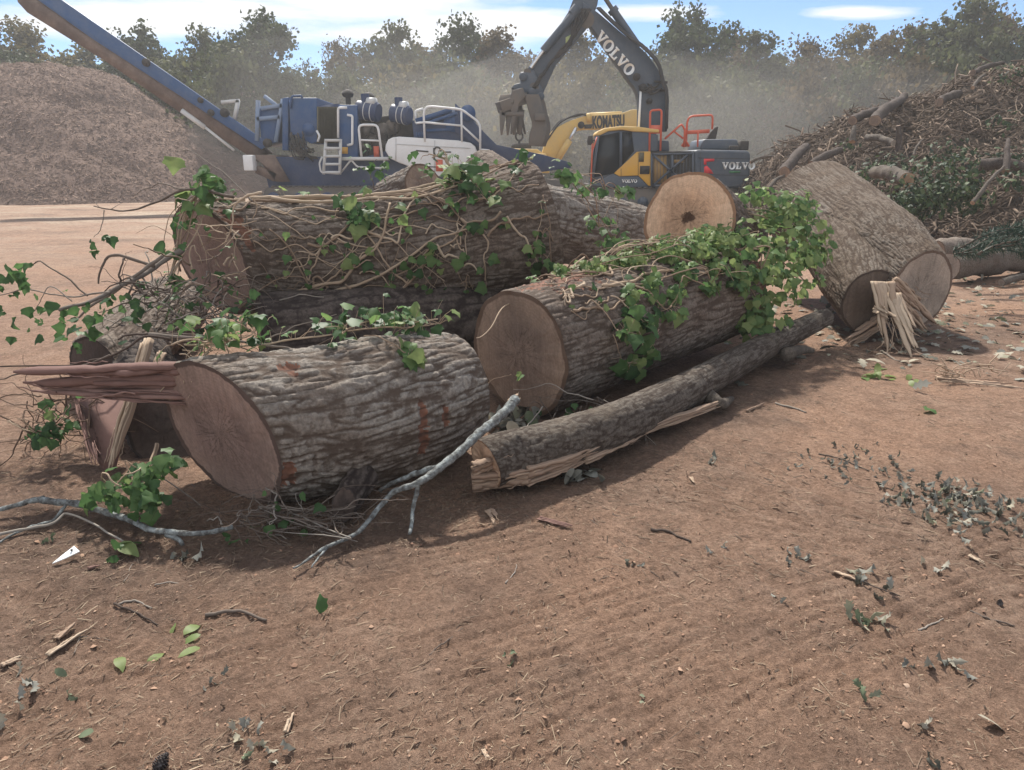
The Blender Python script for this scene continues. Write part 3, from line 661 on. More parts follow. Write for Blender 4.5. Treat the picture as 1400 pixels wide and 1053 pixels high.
# boom
mb = MB(); B0, B1 = Yb-.28, Yb+.28
outer = catmull([(520,6),(560,36),(600,64),(700,150),(800,232),(868,320),(902,420),(908,600)], 40); inner = catmull([(780,590),(776,440),(722,350),(640,236),(556,116),(520,70)], 34)
E.poly([tuple(x) for x in outer]+[tuple(x) for x in inner], B0, B1, mb); bm = E.part('boom', mb, CHAR, bevel=.03)
mb = MB(); d = nrm(E.pt(698,242,B0)-E.pt(590,118,B0)); o = E.pt(574,172,B0-.02)
letters_serif('VOLVO', o, d, np.cross((0,1,0), d)*-1 if np.cross((0,1,0), d)[2] < 0 else np.cross((0,1,0), d), .345, .03, mb); E.part('lettering', mb, LETTER, bm)
mb = MB(); mb.bar(E.pt(786,416,B0-.04), E.pt(778,580,B0-.04), .1, .06); E.part('boom_edge_strip', mb, LETTER, bm)
mb = MB()
for k in range(7):
    o_ = np.array([0, -.35+.1*k, .02*k]); dd = (-10+4*k)
    mb.tube(catmull([E.pt(590+dd,46,B0)+o_, E.pt(640+dd,96,B0)+o_, E.pt(720+dd,168,B0)+o_, E.pt(800+dd,228,B0)+o_, E.pt(862+dd,300,B0)+o_, E.pt(884+dd,380,B0)+o_, E.pt(902+dd,440,B0)+o_, E.pt(900+dd,600,B0)+o_], 26), .028, 6)
for k in range(6):
    a0, b0 = rnd.uniform(750,830), rnd.uniform(330,420); mb.tube(catmull([E.pt(a0,b0,B0-.03), E.pt(a0+25,b0+18,B0-.14), E.pt(a0+60,b0-5,B0-.1)], 8), .028, 6)
E.part('hydraulic_hose', mb, BLACK, bm)
mb = MB(); 
for (a,b,r) in ((766,352,.12),(795,402,.13),(824,462,.1)): c_ = E.pt(a,b,B0); mb.cyl(c_, c_-np.array([0,.12,0]), r, k=14)
for b in (372, 410): mb.bar(E.pt(848,b,B0-.06), E.pt(908,b+4,B0-.06), .05, .07)
E.part('hose_clamp', mb, BLACK, bm)
mb = MB(); mb.cyl(E.pt(655,40,Yb-.05), E.pt(778,218,Yb-.05), .13, k=16); mb.cyl(E.pt(655,40,Yb-.05), E.pt(668,58,Yb-.05), .17, k=16); cyl_ = E.part('arm_cylinder', mb, CHAR, smooth=40)
mb = MB(); mb.cyl(E.pt(610,-30,Yb-.05), E.pt(658,44,Yb-.05), .07, k=12); E.part('cylinder_rod', mb, STEEL, cyl_, smooth=40)
# stick
mb = MB(); E.poly([(500,-60),(600,-60),(590,20),(574,66),(540,130),(402,292),(340,430),(296,440),(262,396),(256,330),(300,276),(380,172),(456,56)], Yb-.22, Yb+.22, mb); stk = E.part('stick', mb, CHAR, bevel=.03)
mb = MB(); mb.cyl(E.pt(342,232,Yb-.32), E.pt(486,60,Yb-.32), .13, k=16); mb.cyl(E.pt(474,66,Yb-.32), E.pt(500,34,Yb-.32), .16, k=14); cy2 = E.part('bucket_cylinder', mb, CHAR, smooth=40)
mb = MB(); mb.cyl(E.pt(286,310,Yb-.32), E.pt(346,228,Yb-.32), .06, k=12); E.part('cylinder_rod', mb, CHROME, cy2, smooth=40)
mb = MB()
for k in range(9):
    s_ = k*9; mb.tube(catmull([E.pt(560-s_,40,Yb-.3), E.pt(500-s_*.6,140+s_,Yb-.42), E.pt(420-s_*.4,230+s_*.6,Yb-.36), E.pt(350-s_*.3,330+s_*.3,Yb-.4), E.pt(310-s_*.2,400,Yb-.35)], 20)+rng.normal(0,.02,(20,3)), .03, 6)
E.part('hydraulic_hose', mb, BLACK, stk)
mb = MB(); mb.cyl(E.pt(540,90,Yb-.3), E.pt(540,90,Yb+.3), .25, k=18); mb.cyl(E.pt(300,400,Yb-.35), E.pt(300,400,Yb+.35), .16, k=16); mb.cyl(E.pt(270,330,Yb-.35), E.pt(270,330,Yb+.35), .12, k=16); E.part('pivot_pin', mb, STEEL, stk, smooth=40)
mb = MB(); E.poly([(445,170),(468,158),(462,196),(444,200)], Yb-.24, Yb-.2, mb); E.part('decal', mb, m_paint('pale_green_decal', (.5,.6,.25), (.4,.35,.25), .2, .6), stk)
# grapple: two combs of curved tines on a head
mb = MB(); E.poly([(235,330),(300,320),(345,420),(330,460),(262,452),(226,412),(196,402),(210,384),(240,378)], Yb-.35, Yb+.35, mb)
for (a,b) in ((250,350),(290,420),(330,440),(236,420)): mb.cyl(E.pt(a,b,Yb-.45), E.pt(a,b,Yb+.45), .13, k=14)
hd = E.part('grapple_head', mb, CHAR, bevel=.03)
mb = MB()
for k in range(5):
    y0 = Yb-.72+k*.33; s_ = (k-2)*16
    E.poly([(250,400),(262,440),(240+s_*.2,470),(236+s_*.5,540),(232+s_,612),(224+s_,612),(216+s_*.6,540),(206+s_*.4,480),(190,450),(200,412)], y0, y0+.1, mb)
for k, a in enumerate((140, 168, 196, 224)):
    E.poly([(a+2,500),(a+34,500),(a+26,560),(a+16,616),(a+8,616),(a+4,570)], Yb-.75+k*.12, Yb-.6+k*.12, mb)
mb.bar(E.pt(140,490,Yb-.6), E.pt(262,448,Yb-.3), .5, .34); mb.bar(E.pt(150,520,Yb-.7), E.pt(255,520,Yb-.7), .1, .12); mb.bar(E.pt(190,440,Yb-.4), E.pt(180,480,Yb-.5), .6, .3)
E.part('grapple_comb', mb, STEEL, hd, bevel=.015)
mb = MB()
for k in range(4):
    y0 = Yb-.66+k*.4
    p = catmull([(262,430),(276,480),(290,530),(300,570),(286,616),(284,664)], 14); q_ = catmull([(346,668),(366,606),(366,560),(352,510),(344,470),(330,430)], 14)
    s_ = (k-1.5)*5; E.poly([(a+s_, b) for a, b in p]+[(a+s_, b) for a, b in q_], y0, y0+.16, mb)
mb.bar(E.pt(300,540,Yb-.2), E.pt(350,540,Yb-.2), 1.3, .22)
E.part('grapple_claw', mb, STEEL, hd, bevel=.02)

# ================================================================== yellow excavator behind
K = Machine('excavator', (P(720, 250, 36)[0], 36.5, 0), f3)
tag(K.root, 'faded yellow excavator parked behind the grinder, its boom lying low', 'excavator')
Yk = 35.6
for yy in (35.2, 37.2):
    mb = MB(); x0, x1 = K.pt(130,800,yy)[0], K.pt(400,800,yy)[0]; r, zc = .5, .52
    prof = [(x0+r*math.cos(t), zc+r*math.sin(t)) for t in np.linspace(R(90), R(270), 10)]+[(x1+r*math.cos(t), zc+r*math.sin(t)) for t in np.linspace(R(-90), R(90), 10)]
    mb.prism([(x, yy, z) for x, z in prof], (0, .6, 0)); K.part('track', mb, STEEL)
mb = MB(); K.poly([(150,695),(356,700),(372,790),(140,790)], 35.2, 37.8, mb); K.part('body', mb, OCHRE, bevel=.05)
mb = MB(); K.poly([(172,690),(178,676),(316,680),(350,706),(172,706)], 35.4, 37.4, mb); K.part('engine_hood', mb, OCHRE, bevel=.05)
mb = MB(); c_ = K.pt(242, 676, 36.4); mb.cyl(c_, c_+np.array([0,0,.22]), .5, .46, k=18); mb.tube([c_+np.array([.0+.17*math.cos(t)-.1, 0, .55+.2*math.sin(t)]) for t in np.linspace(0, 6.28, 17)], .05, 6); mb.cyl(c_+np.array([-.1,0,.2]), c_+np.array([-.1,0,.4]), .06, k=8); K.part('air_cleaner', mb, BLACK)
mb = MB(); 
top = catmull([(336,700),(352,650),(382,598),(440,562),(500,538),(560,524),(690,516),(745,500),(778,500)], 34); bot = catmull([(778,580),(690,584),(600,590),(520,592),(486,606),(452,650),(424,700),(404,730)], 28)
K.poly([tuple(x) for x in top]+[tuple(x) for x in bot], Yk, Yk+.6, mb); bm = K.part('boom', mb, OCHRE, bevel=.04)
mb = MB(); K.poly([(530,568),(568,566),(562,586),(530,587)], Yk-.02, Yk, mb); K.part('dark_stripe', mb, DLETTER, bm)
def text_part(M_, body, at, size, parent, mat, name='lettering', offset=.02, width=None):
    cu_ = bpy.data.curves.new(name, 'FONT'); cu_.body = body; cu_.size = size; cu_.offset = offset; cu_.extrude = .012; cu_.materials.append(mat); cu_.space_character = 1.02
    o = bpy.data.objects.new(name, cu_); COL.objects.link(o); o.parent = parent; o.rotation_euler = (R(90), 0, 0)
    o.location = tuple(np.array(at)-np.array(M_.root.location)); 
    if width: 
        bpy.context.view_layer.update(); o.scale.x = width/max(o.dimensions.x, .01)
    bpy.context.view_layer.update(); me = bpy.data.meshes.new_from_object(o.evaluated_get(bpy.context.evaluated_depsgraph_get())); n_ = bpy.data.objects.new(name, me); COL.objects.link(n_)
    n_.parent = parent; n_.location = o.location; n_.scale = o.scale; bpy.data.objects.remove(o); n_.name = name
    return n_
a = K.pt(566,584,Yk-.03); b = K.pt(712,580,Yk-.03)
o = text_part(K, 'KOMATSU', a, .72, bm, DLETTER, offset=.035, width=b[0]-a[0]); o.rotation_euler = (R(90), R(-3), 0)
mb = MB(); mb.cyl(K.pt(556,530,Yk+.2), K.pt(700,524,Yk+.2), .16, k=14); mb.cyl(K.pt(560,536,Yk-.1), K.pt(540,536,Yk-.1), .2, k=14); K.part('arm_cylinder', mb, OCHRE, bm)
mb = MB(); mb.cyl(K.pt(700,524,Yk+.2), K.pt(770,506,Yk+.2), .08, k=12); K.part('cylinder_rod', mb, CHROME, bm)
mb = MB(); mb.cyl(K.pt(412,722,Yk-.15), K.pt(462,640,Yk-.15), .15, k=14); K.part('boom_cylinder', mb, OCHRE, bm)
mb = MB(); mb.cyl(K.pt(456,650,Yk-.15), K.pt(492,582,Yk-.15), .08, k=12); K.part('cylinder_rod', mb, CHROME, bm)
mb = MB()
for k in range(4): mb.tube(catmull([K.pt(360,640-k*4,Yk+.1*k), K.pt(420,560-k*3,Yk+.1*k), K.pt(500,522+k*2,Yk+.1*k), K.pt(545,528-k*4,Yk+.1*k)], 16), .04, 6)
mb.cyl(K.pt(515,570,Yk-.08), K.pt(515,570,Yk), .16, k=14); K.part('hydraulic_hose', mb, BLACK, bm)
# ================================================================== logs
BARK_GREY = m_bark('grey_furrowed_bark', (.255,.232,.205), (.175,.142,.118), (.09,.066,.052))
BARK_BROWN = m_bark('brown_furrowed_bark', (.185,.155,.132), (.135,.102,.082), (.078,.057,.045))
BARK_DARK = m_bark('dark_bark', (.10,.08,.07), (.07,.055,.048), (.03,.022,.02))
BARK_TAN = m_bark('tan_furrowed_bark', (.165,.138,.115), (.12,.088,.066), (.075,.053,.04))
BARK_LIMB = m_bark('limb_bark', (.135,.115,.098), (.085,.070,.058), (.05,.037,.030), (.19,.155,.12))
CUT_PURPLE = m_cut('weathered_cut', (.27,.18,.15), (.315,.22,.18), (.10,.068,.056), .12, (0, R(18), R(30)))
CUT_BROWN = m_cut('brown_cut', (.245,.178,.14), (.30,.215,.16), (.13,.085,.06), .12, (0, R(70), R(20)))
CUT_FRESH = m_cut('fresh_cut', (.50,.325,.22), (.56,.39,.275), (.26,.15,.09), .12, (0, R(40), R(60)))
CUT_DARK = m_cut('dark_cut', (.075,.055,.048), (.09,.065,.055), (.04,.03,.026), .1)
CUT_FRESH2 = m_cut('fresh_cut_rotten_heart', (.60,.375,.24), (.66,.45,.305), (.26,.15,.09), .12, (0, R(40), R(60)), True)
CUT_PALE = m_cut('pale_cut', (.33,.275,.235), (.38,.315,.265), (.13,.09,.07), .2, (0, R(10), R(40)))
SPLIT_RED = m_split('split_wood_red', (.175,.100,.085), (.245,.150,.125), (.06,.032,.026))
SPLIT_PALE = m_split('split_wood_pale', (.44,.345,.255), (.35,.255,.185), (.14,.095,.068))
SPLIT_TAN = m_split('split_wood_tan', (.36,.265,.195), (.27,.185,.135), (.11,.072,.052))
TORN = m_split('torn_inner_bark', (.25,.115,.075), (.15,.075,.052), (.07,.04,.03))

class Log:
    def __init__(s, centers, radii, seed=0, lump=.06, n0=None, n1=None, amp=.013, fc=13, fl=3.0, nu=None, nv=None, sharp=3.2):
        s.c = np.array(centers, float); s.seed = seed; s.lump = lump
        s.L = np.linalg.norm(np.diff(s.c, axis=0), axis=1).sum(); s.rr = np.array(radii, float)
        s.amp, s.fc, s.fl, s.sharp = amp, fc, fl, sharp; s.n0, s.n1 = n0, n1
        rm = s.rr.mean(); s.nu = nu or int(max(30, s.L/.0085)); s.nv = nv or int(max(48, 2*np.pi*rm/.0068))
    def center(s, u):
        u = np.asarray(u, float); p = s.c
        if len(p) == 2: return p[0]+(p[1]-p[0])*u[..., None]
        N = 400; cc = catmull(p, N); x = u*(N-1); i = np.clip(x.astype(int), 0, N-2); f = (x-i)[..., None]
        return cc[i]*(1-f)+cc[i+1]*f
    def frame(s, u):
        d = s.center(np.clip(u+.01, 0, 1))-s.center(np.clip(u-.01, 0, 1)); a = d/np.linalg.norm(d, axis=-1)[..., None]
        e1 = np.cross(a, (0, 0, 1.0)); e1 /= np.linalg.norm(e1, axis=-1)[..., None]
        return a, e1, np.cross(e1, a)
    def base_r(s, u, ph):
        r = np.interp(u, np.linspace(0, 1, len(s.rr)), s.rr)
        return r*(1+s.lump*fbm(np.cos(ph)*1.1+s.seed*9, np.sin(ph)*1.1, u*s.L*.9+s.seed, 3))
    def bark(s, u, ph):
        r = np.interp(u, np.linspace(0, 1, len(s.rr)), s.rr); z = u*s.L
        wx = .45*pn(np.cos(ph)*r*5, np.sin(ph)*r*5, z*3+s.seed)
        f = s.fc; x, y = np.cos(ph)*r*f+wx, np.sin(ph)*r*f+wx
        n = np.abs(pn(x, y, z*s.fl+s.seed*13)); n2 = np.abs(pn(x*2.1+7, y*2.1, z*s.fl*2.2+s.seed*5))
        h = np.minimum(1, n*s.sharp)*(.62+.38*np.minimum(1, n2*3))
        k = pn(x*.6, y*.6, z*12+s.seed)        # cross breaks in the plates
        h = h*(1-.6*sstep(.30, .46, np.abs(k)))*(.8+.35*sstep(-.5,.5,pn(x*.35+9, y*.35, z*1.3+s.seed)))
        n3 = np.abs(pn(x*3.3+3, y*3.3, z*s.fl*5+s.seed)); fine = pn(x*6, y*6, z*s.fl*14); fl2 = pn(x*1.4, y*1.4, z*s.fl*6+5)
        h = h*(.72+.28*np.minimum(1, n3*3.5))+.14*np.round(fl2*2.2)/2.2+.13*fine
        return np.clip(h, 0, 1.25)
    def skew(s, u, ph, r, a, e1, e2):
        off = 0
        for nn, uu in ((s.n0, 1-u), (s.n1, u)):
            if nn is None: continue
            nn = np.asarray(nn, float); an = a@nn
            t = -(r*(np.cos(ph)*(e1@nn)+np.sin(ph)*(e2@nn)))/an
            off = off+t*np.clip(uu, 0, 1)**1.5
        return off
    def surf(s, u, ph, off=0.0):
        u = np.atleast_1d(np.asarray(u, float)); ph = np.atleast_1d(np.asarray(ph, float)); u, ph = np.broadcast_arrays(u, ph)
        a, e1, e2 = s.frame(u); r = s.base_r(u, ph)+off
        nrmv = np.cos(ph)[..., None]*e1+np.sin(ph)[..., None]*e2
        p = s.center(u)+r[..., None]*nrmv+s.skew(u, ph, r, a, e1, e2)[..., None]*a if (s.n0 is not None or s.n1 is not None) else s.center(u)+r[..., None]*nrmv
        return p, nrmv, a
    def make(s, name, label, bark, cut0, cut1=None, cat='log', group=None, gaps=(), cut_label=None):
        u = np.linspace(0, 1, s.nu); ph = np.arange(s.nv)*2*np.pi/s.nv
        U, PH = np.meshgrid(u, ph, indexing='ij')
        h = s.bark(U, PH)
        edge = np.minimum(U, 1-U)*s.L                        # bark a little broken at the sawn edges
        h = h*np.clip(.35+edge/.03, 0, 1)
        bare = np.zeros_like(h)
        for (u0, p0, du, dp) in gaps:
            d = ((U-u0)/du)**2+(((PH-p0+np.pi)%(2*np.pi)-np.pi)/dp)**2+1.5*fbm(U*s.L*16, PH*5, 3.3, 3)-.1
            bare = np.maximum(bare, sstep(1.0, .6, d))
        hh = s.amp*(h-.7)*(1-bare)-bare*s.amp*.9+bare*.006*pn(U*s.L*60, PH*14, 1)
        Pn, N, A = s.surf(U, PH, hh)
        idx = np.arange(s.nu*s.nv).reshape(s.nu, s.nv); j = np.roll(idx, -1, axis=1)
        q = np.stack([idx[:-1], j[:-1], j[1:], idx[1:]], -1).reshape(-1, 4)
        root = empty(name, Pn[0, :].mean(0)*0+s.center(np.array(0.5))*np.array([1,1,0])); tag(root, label, cat, group)
        org = np.array(root.location)
        bm_ = bare[:-1, :].reshape(-1) > .5
        F = [(q[~bm_], 0)] + ([(q[bm_], 1)] if bm_.any() else [])
        ob = mesh_obj('bark', Pn.reshape(-1, 3)-org, F, [bark, TORN], {'furrow': h.ravel(), 'tint': bare.ravel()*.5+.25}, smooth=True); ob.parent = root
        for e, cm in ((0, cut0), (1, cut1 if cut1 is not None else cut0)):
            i = 0 if e == 0 else s.nu-1; ring = Pn[i]; c = ring.mean(0)
            a = A[i, 0]*(-1 if e == 0 else 1); fr = np.array([1, .965, .93, .86, .76, .64, .52, .4, .28, .16, .07])
            rings = [c+(ring-c)*f+(a*(.006*fbm(np.cos(ph)*f*4, np.sin(ph)*f*4, s.seed+e, 4)[:, None]+.004*np.round(fbm(f*2*np.cos(ph), f*.5*np.sin(ph), e+s.seed, 2)*2)[:, None]) if f < .99 else 0) for f in fr]
            V = np.vstack(rings+[c[None]]); rad = np.concatenate([np.repeat(fr, s.nv), [0]]); ang = np.concatenate([np.tile(ph, len(fr)), [0]])
            n_ = s.nv; ii = np.arange(n_); jj = (ii+1) % n_
            fq = np.concatenate([np.stack([ii+k*n_, jj+k*n_, jj+(k+1)*n_, ii+(k+1)*n_], 1) for k in range(len(fr)-1)])
            k = len(fr)-1; ft = np.stack([ii+k*n_, jj+k*n_, np.full(n_, len(V)-1)], 1)
            f_ = mesh_obj('cut_face', V-org, [(fq, 0), (ft, 0)], cm, {'rad': rad, 'ang': ang}, smooth=True); f_.parent = root
            if cut_label and e == 0: f_['label'] = cut_label
        s.root = root; return root

def azel(az, el): return np.array([math.sin(R(az))*math.cos(R(el)), math.cos(R(az))*math.cos(R(el)), math.sin(R(el))])

def fibres(mb, a, b, w, th, n=14, side=(0,0,1), jag0=.0, jag1=.12, bend=0, seed=0, mat=0, slv=None):
    """a torn slab of wood: many long fibres side by side with ragged ends"""
    a = np.array(a, float); b = np.array(b, float); d = b-a; L = np.linalg.norm(d); d /= L
    s_ = np.array(side, float); s_ = nrm(s_-d*np.dot(s_, d)); t_ = np.cross(d, s_); r_ = random.Random(seed)
    m = 16; n2 = int(n*1.7)
    for i in range(n2+(n//2+1 if slv is None else slv)):
        sl = i >= n2                                     # loose slivers
        y = (i+.5)/n2-.5 if not sl else r_.uniform(-.5, .5); ww = w/n2*r_.uniform(.7, 2.3) if not sl else w/n2*r_.uniform(.15, .5)
        l0 = r_.uniform(0, jag0)*L if not sl else r_.uniform(.25, .8)*L; l1 = L-r_.random()**1.6*jag1*L*2 if not sl else min(L*1.1, l0+r_.uniform(.1, .35)*L)
        h0 = th*r_.uniform(.45, 1.25) if not sl else th*r_.uniform(.06, .25); ph = r_.uniform(0, 9); zz = r_.uniform(-.22, .22)*th if not sl else r_.choice((-1, 1))*th*r_.uniform(.3, .75)
        u = np.linspace(0, 1, m); x = l0+(l1-l0)*u; wob = pn(u*5+ph*3, i*1.7+seed, 2.2)
        out = (u**2)*(r_.gauss(0, .25 if sl else .06)*w)
        cen = a+d*x[:, None]+s_*(y*w*(1-.25*u)+.05*w*wob+out)[:, None]+t_*(zz+bend*u*u+.25*th*pn(u*4+ph, i+seed*3.1, 5.5)+out*.6)[:, None]
        tl = r_.uniform(.06, .35); ta = np.clip((1-u)/tl, .1, 1)**.8*np.clip(.75+.5*pn(u*7+ph, i, 9.1), .4, 1.2)
        V = []
        for k in range(m):
            hw, hh = ww/2, h0/2*ta[k]
            for sx_, sy_ in ((-1,-.6), (-.3,-1), (1,-.75), (1,.6), (.25,1), (-1,.8)): V.append(cen[k]+s_*hw*sx_*ta[k]**.6+t_*hh*sy_)
        F = [[k*6+i_, k*6+(i_+1) % 6, (k+1)*6+(i_+1) % 6, (k+1)*6+i_] for k in range(m-1) for i_ in range(6)]
        mb.add(np.array(V), [np.array(F), np.arange(6)[::-1], np.arange(6)+(m-1)*6], mat, furrow=np.tile([.3,.9,.4,.3,.9,.4], m), tint=min(1, max(0, r_.gauss(.5, .28))))
    return mb

LOGS = {}
LA = Log([P(302,593,3.36), P(478,571,3.62), P(622,532,4.05)], [.385,.395,.405,.35], 1, .04, n0=azel(214,-8), amp=.015, fc=23, fl=2.9)
LA.make('log', 'grey deeply furrowed log in front, its sawn face showing a long torn splinter', BARK_GREY, CUT_PURPLE, gaps=[(.24,R(62),.035,.22),(.64,R(-2),.022,.36),(.74,R(4),.012,.26),(.02,R(-20),.04,.22)])
o = np.array(LA.root.location)
mb = fibres(MB(), P(258,520,3.52), P(28,523,3.55), .19, .10, 5, (0,0,1), 0, .20, .0, 3, 0, 9)
fibres(mb, P(256,545,3.5), P(120,538,3.5), .06, .06, 5, (0,0,1), 0, .4, 0, 8)
mb.build('splinter', SPLIT_RED, LA.root, o)
mb = MB()
for k in range(46):
    p0 = P(rnd.uniform(245,320), rnd.uniform(478,496), 3.45+rnd.uniform(0,.15)); dd = np.array([rnd.gauss(.02,.09), rnd.gauss(-.03,.05), rnd.gauss(-.02,.06)])
    mb.tube(catmull([p0, p0+dd*.5+np.array([0,0,rnd.uniform(0,.03)]), p0+dd], 6), rnd.uniform(.0012,.003), 4, tint=rnd.random(), furrow=1)
mb.build('torn_fibres', SPLIT_PALE, LA.root, o)
LB = Log([P(288,356,5.6), P(520,349,5.95), P(738,314,6.25)], [.43,.455,.49,.565], 2, .045, n0=azel(219,-10), n1=azel(75,10), amp=.011, fc=24, fl=3.2)
LB.make('log', 'brown log lying across the back, draped with bare vines, flared at its right end', BARK_BROWN, CUT_PURPLE, gaps=[(.03,R(40),.03,.35)])
LC = Log([P(690,296,10.6), P(866,326,11.8)], [.56,.54], 3, .04, amp=.022, fc=13, fl=2.2, nu=150, nv=260)
LC.make('log', 'grey barked log behind the vine covered log, below the yellow cab panel', BARK_GREY, CUT_BROWN)
LD = Log([P(708,484,4.62), P(985,396,6.35)], [.435,.43,.44], 4, .055, n0=azel(224,-4), amp=.011, fc=25, fl=3.2)
LD.make('log', 'thick log in the middle, ivy over its top and a broad brown sawn face', BARK_BROWN, CUT_BROWN, gaps=[(.16,R(95),.12,.5),(.99,R(20),.05,.7)])
LE = Log([P(942,297,6.5), P(1004,330,8.2)], [.405,.36], 5, .05, n0=azel(206,15), amp=.011, fc=25, fl=3.4)
LE.make('log', 'log with a bright tan fresh sawn face resting above the ivy covered log', BARK_BROWN, CUT_FRESH2)
LF = Log([P(1258,398,7.0), P(1186,338,8.0), P(1110,284,9.4)], [.385,.49,.55,.59], 6, .04, n0=azel(162,-4), amp=.012, fc=30, fl=2.6)
LF.make('log', 'huge tan barked forked trunk section tilted at right with split wood below', BARK_TAN, CUT_PALE)
LF2 = Log([P(1190,412,6.95), P(1165,360,7.7), P(1130,306,8.8)], [.29,.40,.44], 16, .05, n0=azel(175,0), amp=.010, fc=27, fl=1.9, nu=160)
CUT_SHADE = m_cut('shaded_brown_cut', (.115,.085,.068), (.14,.105,.085), (.06,.042,.034), .1)  # fork's sawn end: shade put into the wood colour
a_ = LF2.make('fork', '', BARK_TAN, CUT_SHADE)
for k_ in ('label', 'category'): del a_[k_]
# the fork is one piece of wood with the big section: its meshes become parts of that log
for ch in list(a_.children):
    ch.parent = LF.root; ch.location = a_.location-LF.root.location; ch.name = 'fork_bark' if ch.name.startswith('bark') else 'fork_cut_face'
bpy.data.objects.remove(a_)
o = np.array(LF.root.location)
mb = MB()
fibres(mb, P(1205,385,6.72), P(1228,492,6.3), .25, .018, 4, (1,.2,0), 0, .34, -.05, 21, 0, 16)
fibres(mb, P(1222,400,6.7), P(1252,490,6.25), .17, .016, 3, (1,.2,0), 0, .4, .03, 22, 0, 14)
fibres(mb, P(1196,418,6.6), P(1225,440,6.45), .10, .03, 4, (.5,.2,1), .1, .4, .05, 23)
mb.build('split_slab', SPLIT_PALE, LF.root, o)
mb = MB()
fibres(mb, P(1215,390,6.85), P(1275,448,6.75), .30, .09, 10, (1,.3,.4), 0, .25, 0, 25)
fibres(mb, P(1205,440,6.9), P(1150,474,6.7), .14, .10, 6, (.3,.3,1), 0, .3, 0, 26)
mb.build('torn_wood', SPLIT_TAN, LF.root, o)
LH = Log([P(226,592,3.95), P(205,540,4.5), P(190,500,5.2)], [.20,.24,.26], 7, .08, n0=azel(180,35), amp=.014, fc=20, fl=3.2, nu=150)
LH.make('log', 'dark shaded log wedged beneath the torn splinter, pointing toward the viewer', BARK_DARK, CUT_DARK)
LH2 = Log([PZ(132,512,.22), PZ(238,420,.30)], [.27,.31], 8, .03, n0=azel(215,0), amp=.016, fc=20, fl=3)
LH2.make('log', 'dusty grey log at the far left of the pile under the leafy branch', BARK_BROWN, CUT_DARK)
# support logs low in the heap, seen through the gaps
LS = Log([PZ(470,690,.06), PZ(496,648,.12)], [.065,.085], 9, .10, n0=azel(190,30), amp=.010, fc=26, nu=90)
LS.make('log', 'short dark knotty stub wedged below the front log', BARK_DARK, CUT_DARK)
LT = Log([P(535,275,8.6), P(580,256,8.2)], [.26,.27], 10, .05, amp=.015, fc=17, fl=2.6, nu=120)
LT.make('log', 'short grey log showing between the back log and the white guard', BARK_GREY, CUT_BROWN)
LU = Log([PZ(360,468,.36), PZ(800,425,.36)], [.36,.36], 11, .05, nu=140, nv=120)
LU.make('log', 'low dark log buried in the gap between the front log and the back log', BARK_DARK, CUT_DARK)
LV = Log([P(695,262,9.2), P(660,236,9.9)], [.30,.30], 12, .05, nu=80, nv=120, n0=azel(190,10))
LV.make('log', 'small log with reddish sawn end peeking over the flared log', BARK_BROWN, CUT_FRESH)

# curved limb in front of the heap
gp = [PZ(664,634,.135), PZ(745,612,.14), PZ(840,580,.15), PZ(950,527,.16), PZ(1050,472,.18), PZ(1128,434,.24)]
LG = Log(gp, [.135,.138,.135,.125,.115,.105,.085], 13, .05, n0=azel(235,-12), amp=.0032, fc=40, fl=6, nu=420, nv=130)
LG.make('log', 'long curved limb on the ground in front, split open along its lower side', BARK_LIMB, CUT_FRESH, CUT_BROWN)
o = np.array(LG.root.location)
mb = MB()
sp_ = [PZ(645,660,.055), PZ(720,652,.075), PZ(800,624,.085), PZ(880,588,.085), PZ(985,551,.08)]
cs = catmull(sp_, 5)
for k in range(4): fibres(mb, cs[k]+(0 if k else 0), cs[k+1]+(cs[k+1]-cs[k])*.08, .125-.02*k, .045, 5, (0,-.25,1), 0, .06, 0, 31+k)
fibres(mb, PZ(646,647,.12), PZ(704,624,.17), .17, .035, 9, (.2,-.5,1), 0, .3, .0, 39, 0, 8)
mb.build('split_wood', SPLIT_TAN, LG.root, o)
mb = MB(); mb.tube(catmull([PZ(968,540,.10), PZ(985,553,.07), PZ(1000,545,.03)], 6), [.05,.05,.045,.04,.03,.02], 10, furrow=.5, tint=.3); mb.tube(catmull([PZ(1075,485,.12), PZ(1096,478,.05), PZ(1112,480,.02)], 6), [.06,.05,.045,.04,.03,.02], 10, furrow=.5, tint=.3)
[m_.build('stub', BARK_LIMB, LG.root, o, smooth=True) for m_ in split_pieces(mb)]

# loose split slabs left of the heap
mb = MB(); q0 = [P(98,531,4.02), P(128,534,4.0), P(172,538,3.97), P(163,592,3.75), P(149,648,3.5), P(138,640,3.55), P(120,600,3.68), P(116,570,3.8)]
mb.prism(q0, (.015,.045,.01), furrow=.8, tint=.45); fibres(mb, P(104,533,4.0), P(132,636,3.56), .05, .03, 4, (1,0,0), 0, .12, 0, 41)
s1 = mb.build('split_slab', SPLIT_RED, None, np.append(PZ(150,640)[:2], 0)); tag(s1, 'flat purple brown split slab leaning beneath the long splinter', 'wood slab')
mb = fibres(MB(), P(203,462,4.05), P(148,642,3.5), .075, .05, 5, (1,-.3,.1), .05, .05, 0, 44); fibres(mb, P(222,480,4.1), P(205,520,3.95), .06, .03, 3, (1,0,0), .1, .3, 0, 45)
s1 = mb.build('split_slab', SPLIT_PALE, None, np.append(PZ(148,642)[:2], 0)); tag(s1, 'narrow pale yellow split plank standing beside the purple slab', 'wood slab')

